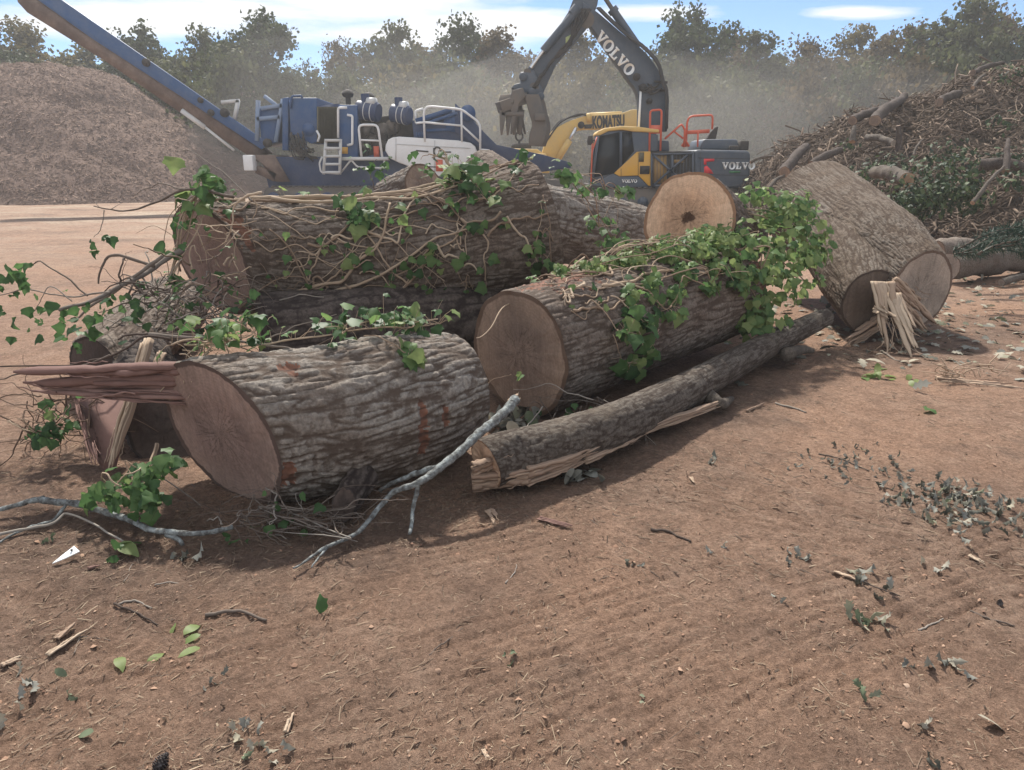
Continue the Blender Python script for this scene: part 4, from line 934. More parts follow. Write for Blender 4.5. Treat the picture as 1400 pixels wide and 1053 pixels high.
# ================================================================== leaves and vines
IVY = m_leaf('ivy_leaf', [(0, (.034,.080,.030)), (.45, (.090,.180,.060)), (.8, (.165,.265,.09)), (.97, (.27,.34,.125))], .5, .5, .25)
DRYLEAF = m_leaf('dry_leaf', [(0, (.09,.085,.07)), (.5, (.30,.29,.26)), (.8, (.42,.37,.29)), (1, (.16,.19,.12))], .15, .75, .15)
VINE = m_simple('vine_bark', [(.2, (.20,.14,.10)), (.55, (.33,.245,.175)), (.85, (.44,.345,.255))], 9, .85, .6, .004, (1,1,1), .15, tint=True)
TWIG = m_simple('twig_bark', [(.2, (.075,.055,.045)), (.55, (.15,.12,.10)), (.85, (.26,.23,.20))], 14, .85, .6, .003, (1,1,1), .15, tint=True)
LICHEN = m_simple('lichen_bark', [(.3, (.05,.045,.04)), (.45, (.14,.14,.135)), (.6, (.27,.29,.285)), (.75, (.42,.45,.44))], 30, .9, 1.0, .012, (1,1,1), .1)
def leaf_template(kind='ivy'):
    if kind == 'ivy':
        o_ = [(0,0),(.26,.02),(.48,.10),(.47,.28),(.56,.46),(.36,.58),(.20,.78),(0,1.04)]
    elif kind == 'oval': o_ = [(0,0),(.20,.15),(.30,.40),(.27,.65),(.14,.88),(0,1.05)]
    else: o_ = [(0,0),(.08,.10),(.24,.22),(.14,.36),(.34,.50),(.16,.62),(.26,.80),(.08,.88),(0,1.05)]     # lobed, oak-like
    r = np.array(o_); n = len(r)
    l = r[1:-1]*np.array([-1, 1])
    mid = np.stack([np.zeros(n), r[:, 1]*.93+.03], 1); mid[0] = (0, 0); mid[-1] = r[-1]
    def z(p): return -.22*(p[:, 0]**2)*2+.16*np.abs(p[:, 0])-.30*(p[:, 1]-.3)**2+.03*np.sin(p[:, 0]*17)*np.abs(p[:, 0])*3
    V2 = np.vstack([r, l, mid[1:-1]]); V = np.column_stack([V2, z(V2)])
    R_ = list(range(n)); L_ = [0]+[n+i for i in range(n-2)]+[n-1]; M_ = [0]+[2*n-2+i for i in range(n-2)]+[n-1]
    tris, quads = [], []
    for i in range(n-1):
        for S, flip in ((R_, False), (L_, True)):
            f = [M_[i], S[i], S[i+1], M_[i+1]]
            f2 = []
            for x in f:
                if x not in f2: f2.append(x)
            if flip: f2 = f2[::-1]
            (tris if len(f2) == 3 else quads).append(f2) if len(f2) > 2 else None
    V[:, 1] -= 0
    return V, [np.array(quads), np.array(tris)]
LEAF = leaf_template('ivy'); OVAL = leaf_template('oval'); OAK = leaf_template('oak')
def put_leaves(mb, pos, nrm_, size, tmpl=LEAF, droop=.5, tint=None, spread=.55):
    n = len(pos); pos = np.asarray(pos, float); nrm_ = np.asarray(nrm_, float)
    up = nrm_+rng.normal(0, spread, (n, 3)); d = rng.normal(0, 1, (n, 3)); d[:, 2] -= droop*2
    M3 = rot_axes(np.cross(d, up), up); sz = .86*size*rng.uniform(.36, 1.28, n)
    S = np.column_stack([sz*rng.uniform(.8, 1.1, n), sz, sz*rng.uniform(.3, 3.2, n)])
    scatter(mb, tmpl[0], tmpl[1], pos, M3, S, 0, tint)
    k = len(tmpl[0]); mid = np.abs(tmpl[0][:, 0]) < 1e-6; mb.A['tint'][-1] = np.clip(mb.A['tint'][-1]+np.tile(np.where(mid, .13, -.03), n), 0, 1)
def vine_object(label, stems, leaf_n, size=.085, group=None, name='ivy_vine', cat='vine', rise=.04, mat=VINE, tmpl=LEAF, leafmat=None, spread=.55, at=None, tint=None):
    """stems: list of (points, normals, radius)"""
    allp = np.vstack([np.asarray(p) for p, n_, r in stems]); root = empty(name, (allp[:, 0].mean(), allp[:, 1].mean(), max(0, allp[:, 2].min()))); tag(root, label, cat, group)
    mb = MB()
    for p, n_, r in stems:
        k = len(p); rad = r*np.linspace(1, .55, k)*(1+.12*np.sin(np.arange(k)*1.3)); mb.tube(p, rad, 7 if r > .006 else 5, tint=rnd.random())
    mb.build('stem', mat, root, smooth=True)
    if leaf_n:
        mb = MB(); L_ = MB()
        for p, n_, r in stems:
            m = max(1, int(leaf_n*len(p)/len(allp)+.5)); i = rng.integers(0, len(p), m)
            if at is not None: i = (len(p)*np.clip(rng.normal(at, .16, m), 0, .99)).astype(int)
            nn = np.asarray(n_)[i]; h = rng.uniform(.2, 1.6, m)[:, None]*rise
            lp = np.asarray(p)[i]+nn*h+rng.normal(0, .6*rise+.012, (m, 3))
            put_leaves(mb, lp, nn+np.array([0,-.5,.35]), size, tmpl, tint=None if tint is None else np.clip(rng.normal(tint, .2, m), 0, 1), spread=spread)
            for a, b in zip(np.asarray(p)[i], lp): L_.tube([a, (a+b)/2+nn[0]*.01, b], .0016, 4, caps=False, tint=.6)
        for q_ in split_pieces(L_): mb.add(q_.V[0], [f for f, m in q_.F], 1, tint=.6)
        mb.build('foliage', [leafmat or IVY, mat], root, smooth=True)
    return root
def on_log(L_, pts, off, n=60, amp=.03, seed=0):
    u = np.interp(np.linspace(0,1,n), np.linspace(0,1,len(pts)), [p[0] for p in pts]); ph = np.interp(np.linspace(0,1,n), np.linspace(0,1,len(pts)), [R(p[1]) for p in pts])
    t = np.linspace(0, 1, n)*3.2
    u = u+amp*.7*fbm(t, seed*3.3, 1, 2, .3)/L_.L; ph = ph+amp*1.5*fbm(t+9, seed*2.1, 4, 3, .3)/L_.rr.mean()
    o_ = off*(1+1.2*np.maximum(0, fbm(t*.8, seed*1.7, 7, 2)))
    p, nn, a = L_.surf(np.clip(u, -.03, 1.03), ph, o_); return p, nn
def vines(L_, n, ur, phr, rad, off=.012, seed=0, amp=.05, span=.5, dphi=40):
    out = []; r_ = random.Random(seed)
    for k in range(n):
        u0 = r_.uniform(*ur); u1 = u0+r_.choice((-1, 1))*r_.uniform(.3, 1)*span; u1 = min(max(u1, ur[0]), ur[1]); p0 = r_.uniform(*phr)
        p, nn = on_log(L_, [(u0, p0), ((u0+u1)/2, p0+r_.uniform(-dphi, dphi)*.6), (u1, p0+r_.uniform(-dphi, dphi))], off, 70, amp, seed*31+k)
        out.append((p, nn, r_.uniform(.35, 1)*rad))
    return out
gB = 'vines over the back log'; gD = 'vines over the middle log'
vine_object('thick bare vine stems running along the crest of the brown back log', vines(LB, 9, (.02,.98), (72,118), .017, .014, 1, .06, .9, 22), 26, .10, gB)
vine_object('bare forking vine creeping diagonally down the middle of the brown back log', vines(LB, 9, (.12,.62), (-25,40), .012, .014, 2, .07, .55, 45), 26, .09, gB)
vine_object('vine with loose leaves crossing the right half of the brown back log', vines(LB, 10, (.42,.97), (-20,55), .011, .014, 3, .07, .45, 45), 48, .10, gB)
vine_object('long pale forked vine climbing diagonally across the left face of the back log', [on_log(LB, p_, .02, 80, .03, 90+k)+(r_,) for k, (p_, r_) in enumerate([([(.07,-30),(.28,-14),(.42,14),(.53,55)], .015), ([(.09,-34),(.33,-20),(.58,10),(.74,18)], .013), ([(.20,-22),(.30,-2),(.40,4)], .008), ([(.36,0),(.33,18),(.28,24)], .007), ([(.45,-32),(.5,-20),(.56,-8),(.6,4)], .010), ([(.30,-18),(.36,-30),(.42,-34)], .008)])], 10, .09, gB)
vine_object('stout pale vine running along the crest of the back log with short side roots', [on_log(LB, p_, .022, 80, .03, 110+k)+(r_,) for k, (p_, r_) in enumerate([([(.16,92),(.4,80),(.62,74),(.80,86)], .017), ([(.2,80),(.45,66),(.60,60),(.82,70)], .013), ([(.62,74),(.70,40),(.73,20)], .010), ([(.40,78),(.43,55),(.38,40)], .007)])], 12, .09, gB)
vine_object('vine curling down the right of the back log toward the middle log', [on_log(LB, p_, .02, 60, .04, 120+k)+(r_,) for k, (p_, r_) in enumerate([([(.62,10),(.68,-8),(.74,-20)], .011), ([(.72,30),(.78,5),(.75,-28)], .009), ([(.86,20),(.90,-5),(.93,-25)], .009), ([(.78,12),(.86,22),(.97,15)], .011)])], 20, .10, gB)
vine_object('web of fine bare vine stems spread over the left half of the back log', vines(LB, 30, (.04,.72), (-38,62), .0065, .012, 7, .05, .4, 40), 22, .075, gB)
vine_object('thick reddish vine trunk hugging the flared right end of the back log', vines(LB, 4, (.74,1.0), (35,110), .026, .02, 4, .04, .35, 15), 22, .09, gB)
vine_object('hanging bunch of ivy leaves at the top of the back log, below the stair rail', [on_log(LB, [(.76,100),(.77,70),(.76,45)], .05, 40, .05, 61)+(.008,), on_log(LB, [(.80,95),(.79,65),(.80,30)], .06, 40, .05, 62)+(.006,)], 62, .125, gB, rise=.07)
vine_object('sparse ivy patch in the middle of the back log, leaves dark green', [on_log(LB, [(.36,55),(.42,48),(.50,58)], .03, 40, .05, 63)+(.006,), on_log(LB, [(.40,44),(.46,40)], .03, 30, .05, 64)+(.005,)], 26, .13, gB, rise=.05)
vine_object('green leafy tangle lying in the hollow between the back log and the front log', [on_log(LA, [(.05,115),(.45,108),(.98,100)], .05, 80, .08, 65)+(.006,), on_log(LA, [(.5,95),(.98,88)], .05, 60, .08, 66)+(.005,), on_log(LA, [(.02,118),(.3,112)], .07, 50, .1, 67)+(.005,)], 135, .085, None, rise=.05)
vine_object('thin vine with five leaves hanging down the right of the front log', [on_log(LA, [(.60,88),(.66,62),(.72,45)], .02, 40, .03, 68)+(.004,)], 14, .10, None, rise=.02, at=.75, tint=.8)
vine_object('pale stringy vine stems stretched along the shoulder of the middle log', vines(LD, 16, (.06,.8), (38,84), .013, .012, 5, .05, .6, 16), 18, .07, gD)
vine_object('fine dry vine mat covering the crest of the middle log', vines(LD, 26, (.1,.98), (66,125), .008, .018, 6, .06, .35, 40), 90, .07, gD, tint=.75, rise=.03)
vine_object('leafy ivy strand hanging down the front of the middle log', [on_log(LD, [(.12,45),(.20,22),(.27,0)], .03, 50, .05, 71)+(.005,), on_log(LD, [(.22,40),(.3,15),(.36,2)], .03, 50, .05, 72)+(.005,), on_log(LD, [(.36,48),(.42,20),(.5,15)], .03, 50, .05, 73)+(.005,)], 44, .115, gD, rise=.04, at=.55)
vine_object('low hanging cluster of broad ivy leaves near the base of the middle log', [on_log(LD, [(.16,15),(.20,-8),(.25,-22)], .05, 40, .04, 74)+(.004,), on_log(LD, [(.26,12),(.30,-8),(.33,-20)], .05, 40, .04, 75)+(.004,)], 22, .15, gD, rise=.04, at=.7)
# dense ivy thicket on the right end of the middle log and over the tan-faced log
def thicket(label, spots, n, size, name='ivy_thicket', seed=0, tint=.5, nst=16):
    st = []; r_ = random.Random(seed)
    for k in range(nst):
        a, b = r_.sample(spots, 2) if len(spots) > 1 else (spots[0], spots[0]); pa, pb = np.array(a[:3]), np.array(b[:3])
        m_ = (pa+pb)/2+np.array([r_.gauss(0,.1), r_.gauss(0,.1), .12]); p = wiggle([pa, m_, pb], 24, .03, seed*20+k, 2); st.append((p, None, r_.uniform(.002,.006)))
    allp = np.vstack([s_[0] for s_ in st]); root = empty(name, (allp[:, 0].mean(), allp[:, 1].mean(), 0)); tag(root, label, 'ivy')
    mb = MB(); [mb.tube(p, r, 5, tint=r_.random()) for p, _, r in st]; mb.build('stem', VINE, root, smooth=True)
    mb = MB(); c = np.array([s_[:3] for s_ in spots]); rr_ = np.array([s_[3] for s_ in spots]); i = rng.choice(len(spots), n, p=rr_**2/np.sum(rr_**2))
    d = rng.normal(0, 1, (n, 3)); d[:, 2] = np.abs(d[:, 2])*.8-.25; d[:, 1] -= .4; d /= np.linalg.norm(d, axis=1)[:, None]
    pos = c[i]+d*rr_[i][:, None]*rng.uniform(.55, 1.08, n)[:, None]
    put_leaves(mb, pos, d+np.array([0,-.55,.5]), size, LEAF, .6, np.clip(rng.normal(tint, .22, n), 0, 1)); mb.build('foliage', IVY, root, smooth=True)
    return root
def on_surf(L_, pts): return [(*L_.surf(u, R(ph), .02)[0][0], r_) for u, ph, r_ in pts]
sp = [(*P(930,390,5.75),.13), (*P(900,410,5.6),.09), (*P(1045,440,6.0),.2), *on_surf(LD, [(.82,50,.13),(.86,30,.13),(.92,55,.17),(.96,25,.17),(.9,5,.12),(.98,75,.17)]), (*P(1100,385,6.4),.15), (*P(1000,330,6.4),.2), (*P(1045,335,6.5),.22), (*P(985,395,6.0),.2), (*P(1010,420,6.1),.26), (*P(1060,400,6.2),.26), (*P(1030,370,6.3),.28), (*P(985,360,6.2),.25), (*P(1080,355,6.5),.28), (*P(1020,445,5.95),.2), (*P(960,365,6.0),.2)]
thicket('dense fresh green ivy mound spilling over the right end of the middle log', sp, 1050, .092, seed=5, tint=.78)
sp = [(*P(1035,270,7.2),.2), (*P(1070,300,7.2),.26), (*P(1105,320,7.3),.24), (*P(1085,285,7.4),.22), (*P(1110,350,7.2),.2), (*P(1000,285,7.0),.12)]
thicket('green ivy bush on the log with the bright tan face, beside the tilted trunk', sp, 430, .092, seed=6, tint=.76)
def on_surf(L_, pts): return [(*L_.surf(u, R(ph), .02)[0][0], r_) for u, ph, r_ in pts]
sp = on_surf(LD, [(.22,100,.07),(.3,88,.08),(.38,96,.10),(.45,80,.10),(.52,95,.12),(.6,75,.12),(.66,92,.13),(.72,66,.13),(.78,84,.14),(.85,72,.15),(.9,95,.15)])
thicket('pale yellow green ivy leaves along the crest below the bright tan face', sp, 950, .070, seed=7, tint=.9)
sp = [(*P(770,240,7.2),.14), (*P(800,258,8.2),.14), (*P(826,262,9),.12), (*P(840,330,9.6),.22), (*P(820,310,9.8),.2), (*P(850,265,9.8),.14)]
thicket('scattered ivy leaves over the grey log below the excavator cab', sp, 120, .12, seed=8, tint=.4)
sp = [(*P(285,255,5.35),.13), (*P(268,282,5.3),.13), (*P(252,305,5.3),.10), (*P(240,345,5.2),.09), (*P(232,385,5.2),.08)]
thicket('ivy bunch standing up at the left end of the back log', sp, 64, .115, seed=9, tint=.5)
sp = [(*P(200,655,3.05),.11), (*P(225,640,3.05),.09), (*P(185,680,3.0),.10), (*P(150,670,3.1),.10), (*P(205,690,2.95),.09)]
thicket('small ivy plant on the ground against the dark log at lower left', sp, 110, .075, seed=10, tint=.4, nst=4)
sp = [(*P(65,600,3.7),.08), (*P(80,585,3.75),.09), (*P(50,595,3.75),.06)]
thicket('wilted dark leaf bunch on the dirt at the far left edge', sp, 44, .075, seed=12, tint=.2, nst=3)

# leafy branch reaching out to the left
def branch(label, stems, mat, cat='branch', name='branch', leaves=None, lsize=.08, ltint=.3, group=None, k=8):
    allp = np.vstack([s_[0] for s_ in stems]); root = empty(name, (allp[:, 0].mean(), allp[:, 1].mean(), 0)); tag(root, label, cat, group)
    mb = MB(); tw = MB()
    for i, (p, r0, r1) in enumerate(stems): (mb if i == 0 else tw).tube(p, np.linspace(r0, r1, len(p))*(1+.10*np.sin(np.arange(len(p))*1.9+i)), k if r0 > .006 else 5, tint=rnd.random())
    mb.build('main_stem', mat, root, smooth=True)
    if tw.n:
        for m_ in split_pieces(tw): m_.build('side_twig', mat, root, smooth=True)
    if leaves is not None:
        mb = MB()
        for (p, m, sp_) in leaves: put_leaves(mb, np.asarray(p)+rng.normal(0, sp_, (m, 3)), np.tile([0,-.8,.5], (m, 1)), lsize, LEAF, .9, np.clip(rng.normal(ltint, .15, m), 0, 1))
        mb.build('foliage', IVY, root, smooth=True)
    return root
def W(pts, Y, n=24, amp=.02, seed=0): return wiggle([P(a, b, y) for (a, b), y in zip(pts, Y if hasattr(Y, '__len__') else [Y]*len(pts))], n, amp, seed)
branch('dark leafy branch sticking out left from the heap with drooping leaves',
  [(W([(250,340),(200,372),(150,400),(80,425)], (5.2,4.9,4.6,4.3), 30, .02, 1), .022, .010), (W([(210,365),(160,350),(140,362),(136,390)], 4.9, 20, .02, 2), .012, .006), (W([(120,405),(80,372),(50,358),(25,368)], 4.4, 20, .02, 3), .006, .003),
   (W([(150,400),(90,405),(40,395),(0,405)], 4.4, 20, .02, 4), .006, .003), (W([(220,350),(170,392),(120,420),(100,440)], 4.8, 20, .02, 5), .013, .006), (W([(100,412),(70,392),(58,405),(48,425)], 4.3, 16, .01, 6), .004, .002)], TWIG,
  leaves=[(P(12,380,4.4), 9, .07), (P(30,372,4.4), 6, .05), (P(5,405,4.4), 7, .05), (P(35,438,4.3), 8, .06), (P(60,415,4.3), 6, .05), (P(95,430,4.4), 12, .09), (P(125,445,4.4), 12, .09), (P(105,455,4.4), 8, .07), (P(185,420,4.7), 8, .07), (P(140,425,4.6), 8, .07)], lsize=.085, ltint=.28)
branch('thin bare twig reaching left at the top of the heap, two leaves hanging from it',
  [(W([(320,268),(260,258),(215,275),(175,288),(128,282)], 5.25, 34, .02, 7), .011, .004), (W([(142,287),(138,312),(128,325)], 5.25, 14, .01, 8), .004, .002), (W([(250,258),(215,252),(180,268)], 5.25, 14, .02, 9), .006, .002), (W([(136,284),(130,277)], 5.25, 6, .002, 10), .003, .001), (W([(152,286),(166,278)], 5.25, 6, .002, 11), .003, .001)], TWIG,
  leaves=[(P(147,323,5.25), 5, .035), (P(126,338,5.25), 4, .03)], lsize=.085, ltint=.2)
branch('upright thin shoot with one large drooping leaf at the upper left of the heap',
  [(W([(345,275),(318,248),(290,225),(262,205),(243,200)], 5.3, 26, .02, 12), .006, .002)], TWIG, leaves=[(P(239,214,5.3), 1, .001)], lsize=.16, ltint=.55)
branch('pale forked dead twig curling over the left top of the back log', [(W([(358,262),(335,270),(320,285),(318,310),(306,333)], 5.1, 24, .02, 13), .010, .004), (W([(330,276),(310,282),(296,275)], 5.1, 12, .01, 14), .005, .002), (W([(345,268),(352,285),(345,300)], 5.1, 12, .01, 15), .006, .003)], VINE)
branch('sprig with small dark leaves standing before the grinder platform', [(W([(512,262),(506,235),(512,215)], 7.2, 14, .03, 16), .006, .003)], TWIG, leaves=[(P(508,232,7.2), 14, .09), (P(518,222,7.2), 10, .07)], lsize=.09, ltint=.3)
branch('gnarled bare twig curling up in front of the white guard', [(W([(640,240),(618,228),(605,215),(590,215)], 6.0, 16, .03, 17), .016, .005), (W([(615,226),(604,205),(596,212)], 6.0, 10, .02, 18), .008, .003), (W([(606,216),(585,210),(575,216)], 6.0, 10, .02, 19), .006, .002)], VINE, leaves=[(P(580,226,6.0), 4, .03), (P(562,215,6.0), 3, .03)], lsize=.08, ltint=.4)
# lichen covered branches in front
jb = branch('grey lichen covered branch leaning up against the front log, broken tip',
  [(W([(706,546),(680,572),(649,598),(606,637),(570,660)], (3.58,3.45,3.3,3.15,3.05), 40, .012, 20), .027, .017), (W([(606,637),(559,651),(520,670)], (3.15,3.2,3.25), 18, .012, 21), .018, .009), (wiggle([P(572,660,3.05), PZ(565,698,.06), PZ(561,732,.01)], 16, .008, 22), .012, .008), (wiggle([P(570,660,3.05), PZ(531,682,.10), PZ(491,723,.05), PZ(440,752,.02), PZ(400,776,.012)], 34, .014, 23), .016, .004), (wiggle([PZ(448,748,.02), PZ(436,762,.015), PZ(426,776,.012)], 10, .004, 24), .006, .003)], LICHEN)
mb = fibres(MB(), P(697,552,3.57), P(711,541,3.6), .045, .02, 4, (0,0,1), 0, .5, 0, 51); mb.build('broken_tip', SPLIT_PALE, jb, np.array(jb.location))
branch('grey lichen covered branch lying on the ground at lower left with a pale broken end',
  [(wiggle([PZ(58,682,.06), PZ(110,692,.07), PZ(165,706,.06), PZ(215,726,.05), PZ(255,732,.05), PZ(318,718,.06)], 44, .014, 25), .017, .011), (wiggle([PZ(228,730,.05), PZ(245,738,.03), PZ(250,745,.01)], 10, .004, 26), .014, .008), (wiggle([PZ(60,682,.06), PZ(30,688,.04), PZ(-20,702,.02)], 14, .008, 27), .016, .010), (wiggle([PZ(90,690,.06), PZ(70,712,.02), PZ(40,722,.012), PZ(-10,745,.01)], 20, .012, 28), .008, .005)], LICHEN)
branch('dark crooked stick lying on dirt below the lichen branch at left', [(wiggle([PZ(-10,736,.012), PZ(40,722,.02), PZ(72,716,.03), PZ(92,704,.04), PZ(140,722,.02), PZ(172,742,.01)], 30, .012, 29), .008, .004)], TWIG)
branch('long thin dead twigs trailing left above the long splinter',
  [(W([(260,468),(200,462),(150,485),(90,500),(0,498)], (3.9,3.8,3.7,3.6,3.5), 36, .02, 30), .008, .004), (W([(150,486),(80,506),(20,512),(-10,522)], 3.65, 22, .015, 31), .006, .003), (W([(330,462),(250,456),(180,458),(160,462)], 4.0, 20, .015, 32), .010, .005)], TWIG)
branch('long grey twig lying along the top of the front log', [(W([(205,456),(290,462),(360,472),(430,482),(500,488)], (3.9,3.85,3.9,4.0,4.1), 40, .015, 33), .010, .004), (W([(360,470),(400,448),(460,430)], 3.95, 18, .015, 34), .005, .002), (W([(420,480),(470,455),(500,448),(520,452)], 4.0, 18, .015, 35), .005, .002), (W([(300,464),(340,478),(375,492)], 3.85, 14, .01, 36), .004, .002)], TWIG)
branch('twiggy debris tangled in the dark hollow beneath the front log', [(wiggle([PZ(330,705,.05), PZ(400,712,.04), PZ(470,718,.05)], 20, .02, 37), .006, .003)]+[(wiggle([PZ(rnd.uniform(310,480), rnd.uniform(690,730), .03), PZ(rnd.uniform(310,500), rnd.uniform(690,740), .08), PZ(rnd.uniform(310,500), rnd.uniform(700,750), .01)], 12, .02, 40+k), .004, .002) for k in range(16)], TWIG, leaves=[(PZ(360,705,.06), 8, .05), (PZ(318,735,.03), 3, .02), (PZ(160,750,.03), 3, .02), (PZ(400,700,.06), 6, .06)], lsize=.06, ltint=.3)
branch('bare vine twig dangling across the sawn face of the middle log', [(W([(800,352),(735,400),(690,420),(668,452),(650,462)], (5.2,4.9,4.6,4.4,4.3), 26, .015, 60), .007, .003), (W([(655,535),(672,520),(700,512)], 4.2, 12, .008, 61), .003, .001)], VINE, leaves=[(P(712,508,4.2), 2, .01), (P(628,468,4.2), 5, .06)], lsize=.06, ltint=.8)

thicket('sparse ivy leaves trailing across the front shoulder of the middle log', on_surf(LD, [(.3,40,.07),(.42,50,.08),(.5,32,.08),(.58,48,.09),(.66,28,.09),(.74,44,.10),(.8,20,.09)]), 240, .085, seed=17, tint=.7, nst=8)
def tangle(label, n, box_, Y, r, mat, seed, leaves=0):
    r_ = random.Random(seed); root = empty('twig_tangle', (*P((box_[0]+box_[2])/2, box_[3], sum(Y)/2)[:2], 0)); tag(root, label, 'twigs'); mb = MB()
    for k in range(n):
        a = P(r_.uniform(box_[0], box_[2]), r_.uniform(box_[1], box_[3]), r_.uniform(*Y)); dd = np.array([r_.gauss(0,.28), r_.gauss(0,.15), r_.gauss(-.02,.12)])
        mb.tube(wiggle([a, a+dd*.5+np.array([0,0,r_.gauss(.03,.05)]), a+dd], 14, .035, seed*50+k, 2), np.linspace(1, .4, 14)*r_.uniform(.25, 1)*r, 5, tint=r_.random())
    mb.build('twigs', mat, root, smooth=True)['kind'] = 'stuff'
    if leaves:
        mb = MB(); pos = np.array([P(r_.uniform(box_[0], box_[2]), r_.uniform(box_[1], box_[3]), r_.uniform(*Y)) for _ in range(leaves)]); put_leaves(mb, pos, np.tile([0,-.6,.6], (leaves, 1)), .07, LEAF, .6, np.clip(rng.normal(.3,.2,leaves),0,1)); mb.build('foliage', IVY, root, smooth=True)
tangle('dense tangle of fine dead twigs and vines between the leafy branch and the back log', 110, (165,385,345,450), (4.6,5.3), .008, TWIG, 3, 60)
tangle('pale hair roots and twigs hanging before the sawn end of the back log', 34, (240,300,330,430), (4.9,5.25), .008, VINE, 4, 26)
tangle('broken twigs and bark scraps heaped on the dirt left of the purple slab', 60, (40,540,130,600), (3.7,4.1), .006, SPLIT_TAN, 5, 8)
tangle('twigs and leaves jammed in the shade under the front log', 70, (290,690,480,735), (2.95,3.3), .005, TWIG, 6, 14)
tangle('twigs and dry stems caught between the middle log and the curved limb', 60, (735,545,900,590), (4.1,4.5), .005, TWIG, 7, 10)
# ================================================================== trees
CROWNS = {
 'olive': m_leaf('olive_leaves', [(0, (.038,.046,.022)), (.5, (.082,.090,.040)), (1, (.145,.142,.062))], .4, .7, .2),
 'dark':  m_leaf('dark_leaves', [(0, (.022,.032,.016)), (.5, (.050,.066,.030)), (1, (.09,.11,.045))], .3, .7, .2),
 'ochre': m_leaf('ochre_leaves', [(0, (.066,.052,.024)), (.5, (.135,.105,.042)), (1, (.21,.165,.065))], .4, .7, .2),
 'russet': m_leaf('russet_leaves', [(0, (.060,.040,.024)), (.5, (.125,.085,.045)), (1, (.19,.135,.07))], .35, .7, .2)}
TRUNK = m_simple('tree_trunk_bark', [(.3, (.045,.036,.03)), (.6, (.085,.07,.06))], 5, .9, .6, .03)
LQ = (np.array([[-.5,0,0],[-.1,-.42,.08],[.5,-.1,0],[.15,.4,-.06]]), [np.array([[0,1,2,3]])])
LQ3 = (np.array([[-.5,-.1,0],[0,-.45,.1],[.5,0,-.05],[.1,.1,.12],[0,.5,0]]), [np.array([[0,1,3],[1,2,3],[2,4,3],[4,0,3]])])
def tree_proto(kind, h, cw, n_blob, per, seed, low=.25, leaf=.26, sparse=1.0):
    """tree of height h: trunk with limbs, crown of leaf sprays round every limb end"""
    r_ = np.random.default_rng(seed); mb = MB(); ends = []
    top = np.array([r_.normal(0,.04)*h, r_.normal(0,.04)*h, h*.86]); tp = wiggle([(0,0,-.2), (r_.normal(0,.02)*h, r_.normal(0,.02)*h, h*.45), top], 16, .02*h, seed)
    mb.tube(tp, np.linspace(.016*h+.05, .02, 16), 8)
    for k in range(n_blob):
        f = low+(1-low)*((k+.5)/n_blob); i = min(15, int(f*15*.95)); b = tp[i]; a = k*2.4+r_.normal(0,.4)
        prof = math.sin(math.pi*min(1, max(.05, (f-low*.55)/(1.02-low*.55))))**.75
        rad = cw*.5*prof*r_.uniform(.55, 1.12)
        e = np.array([b[0]+rad*math.cos(a), b[1]+rad*math.sin(a), min(h*.98, b[2]+r_.uniform(.02,.14)*h)])
        m = (b+e)/2+np.array([0,0,-.02*h]); mb.tube(catmull([b, m, e], 6), np.linspace(.010*h*(1.1-f)+.02, .018, 6), 5); ends += [(e, r_.uniform(.75,1.2)), ((m+e)/2, .8)]
    ends.append((tp[-1]+np.array([0,0,h*.05]), .8))
    cb = MB(); br = .105*cw+.25
    for (e, s_) in ends:
        n = int(per*s_*r_.uniform(.6, 1.3)); d = r_.normal(0, 1, (n, 3)); d /= np.linalg.norm(d, axis=1)[:, None]; rr = r_.random(n)**.45
        sub = r_.normal(0, .75, (5, 3)); d = d*.72+sub[r_.integers(0, 5, n)]*.45
        pos = e+d*(rr*br*s_*1.12)[:, None]*np.array([1.15,1.15,.8])
        keep = fbm(pos[:, 0]*1.3, pos[:, 1]*1.3, pos[:, 2]*1.3+seed, 2) > -.08*sparse
        pos = pos[keep]; n = len(pos)
        if not n: continue
        M3 = rot_axes(r_.normal(0,1,(n,3)), r_.normal(0,1,(n,3))+np.array([0,-.2,.6]))
        scatter(cb, LQ3[0], LQ3[1], pos, M3, leaf*r_.uniform(.6,1.35,n), 0, np.clip(r_.normal(.45+.12*r_.normal(), .2, n), 0, 1))
    return make_mesh('trunk', *mb.arrays()[:2], TRUNK, {}, True), make_mesh('crown', *cb.arrays()[:2], CROWNS[kind], cb.arrays()[2], None)
PROTO = {}
def proto(key):
    if key not in PROTO:
        kind, form = key.split('_')
        PROTO[key] = {'broad': lambda: tree_proto(kind, 12, 9.5, 38, 430, hash_(key), .18, .27),
                      'tall': lambda: tree_proto(kind, 12, 6.0, 32, 380, hash_(key), .25, .25),
                      'airy': lambda: tree_proto(kind, 12, 7.5, 30, 230, hash_(key), .3, .23, -.2),
                      'bush': lambda: tree_proto(kind, 6, 8, 26, 320, hash_(key), .05, .26)}[form]()
    return PROTO[key]
def hash_(k): return sum(ord(c)*(i+3) for i, c in enumerate(k)) % 9973
def tree(key, px, top, Y, label, h0=12.0, wide=1.0, group='trees along the back of the yard', rot=None):
    z = P(px, top, Y)[2]; root = empty('tree' if 'bush' not in key else 'shrub', (P(px, 228, Y)[0], Y, 0)); tag(root, label, 'tree' if 'bush' not in key else 'shrub', group)
    s = z*1.05/h0; root.scale = (s*wide, s*wide, s); root.rotation_euler = (0, 0, rnd.uniform(0, 6.28) if rot is None else rot)
    t_, c_ = proto(key)
    for nm, me in (('trunk', t_), ('crown', c_)):
        o = bpy.data.objects.new(nm, me); COL.objects.link(o); o.parent = root
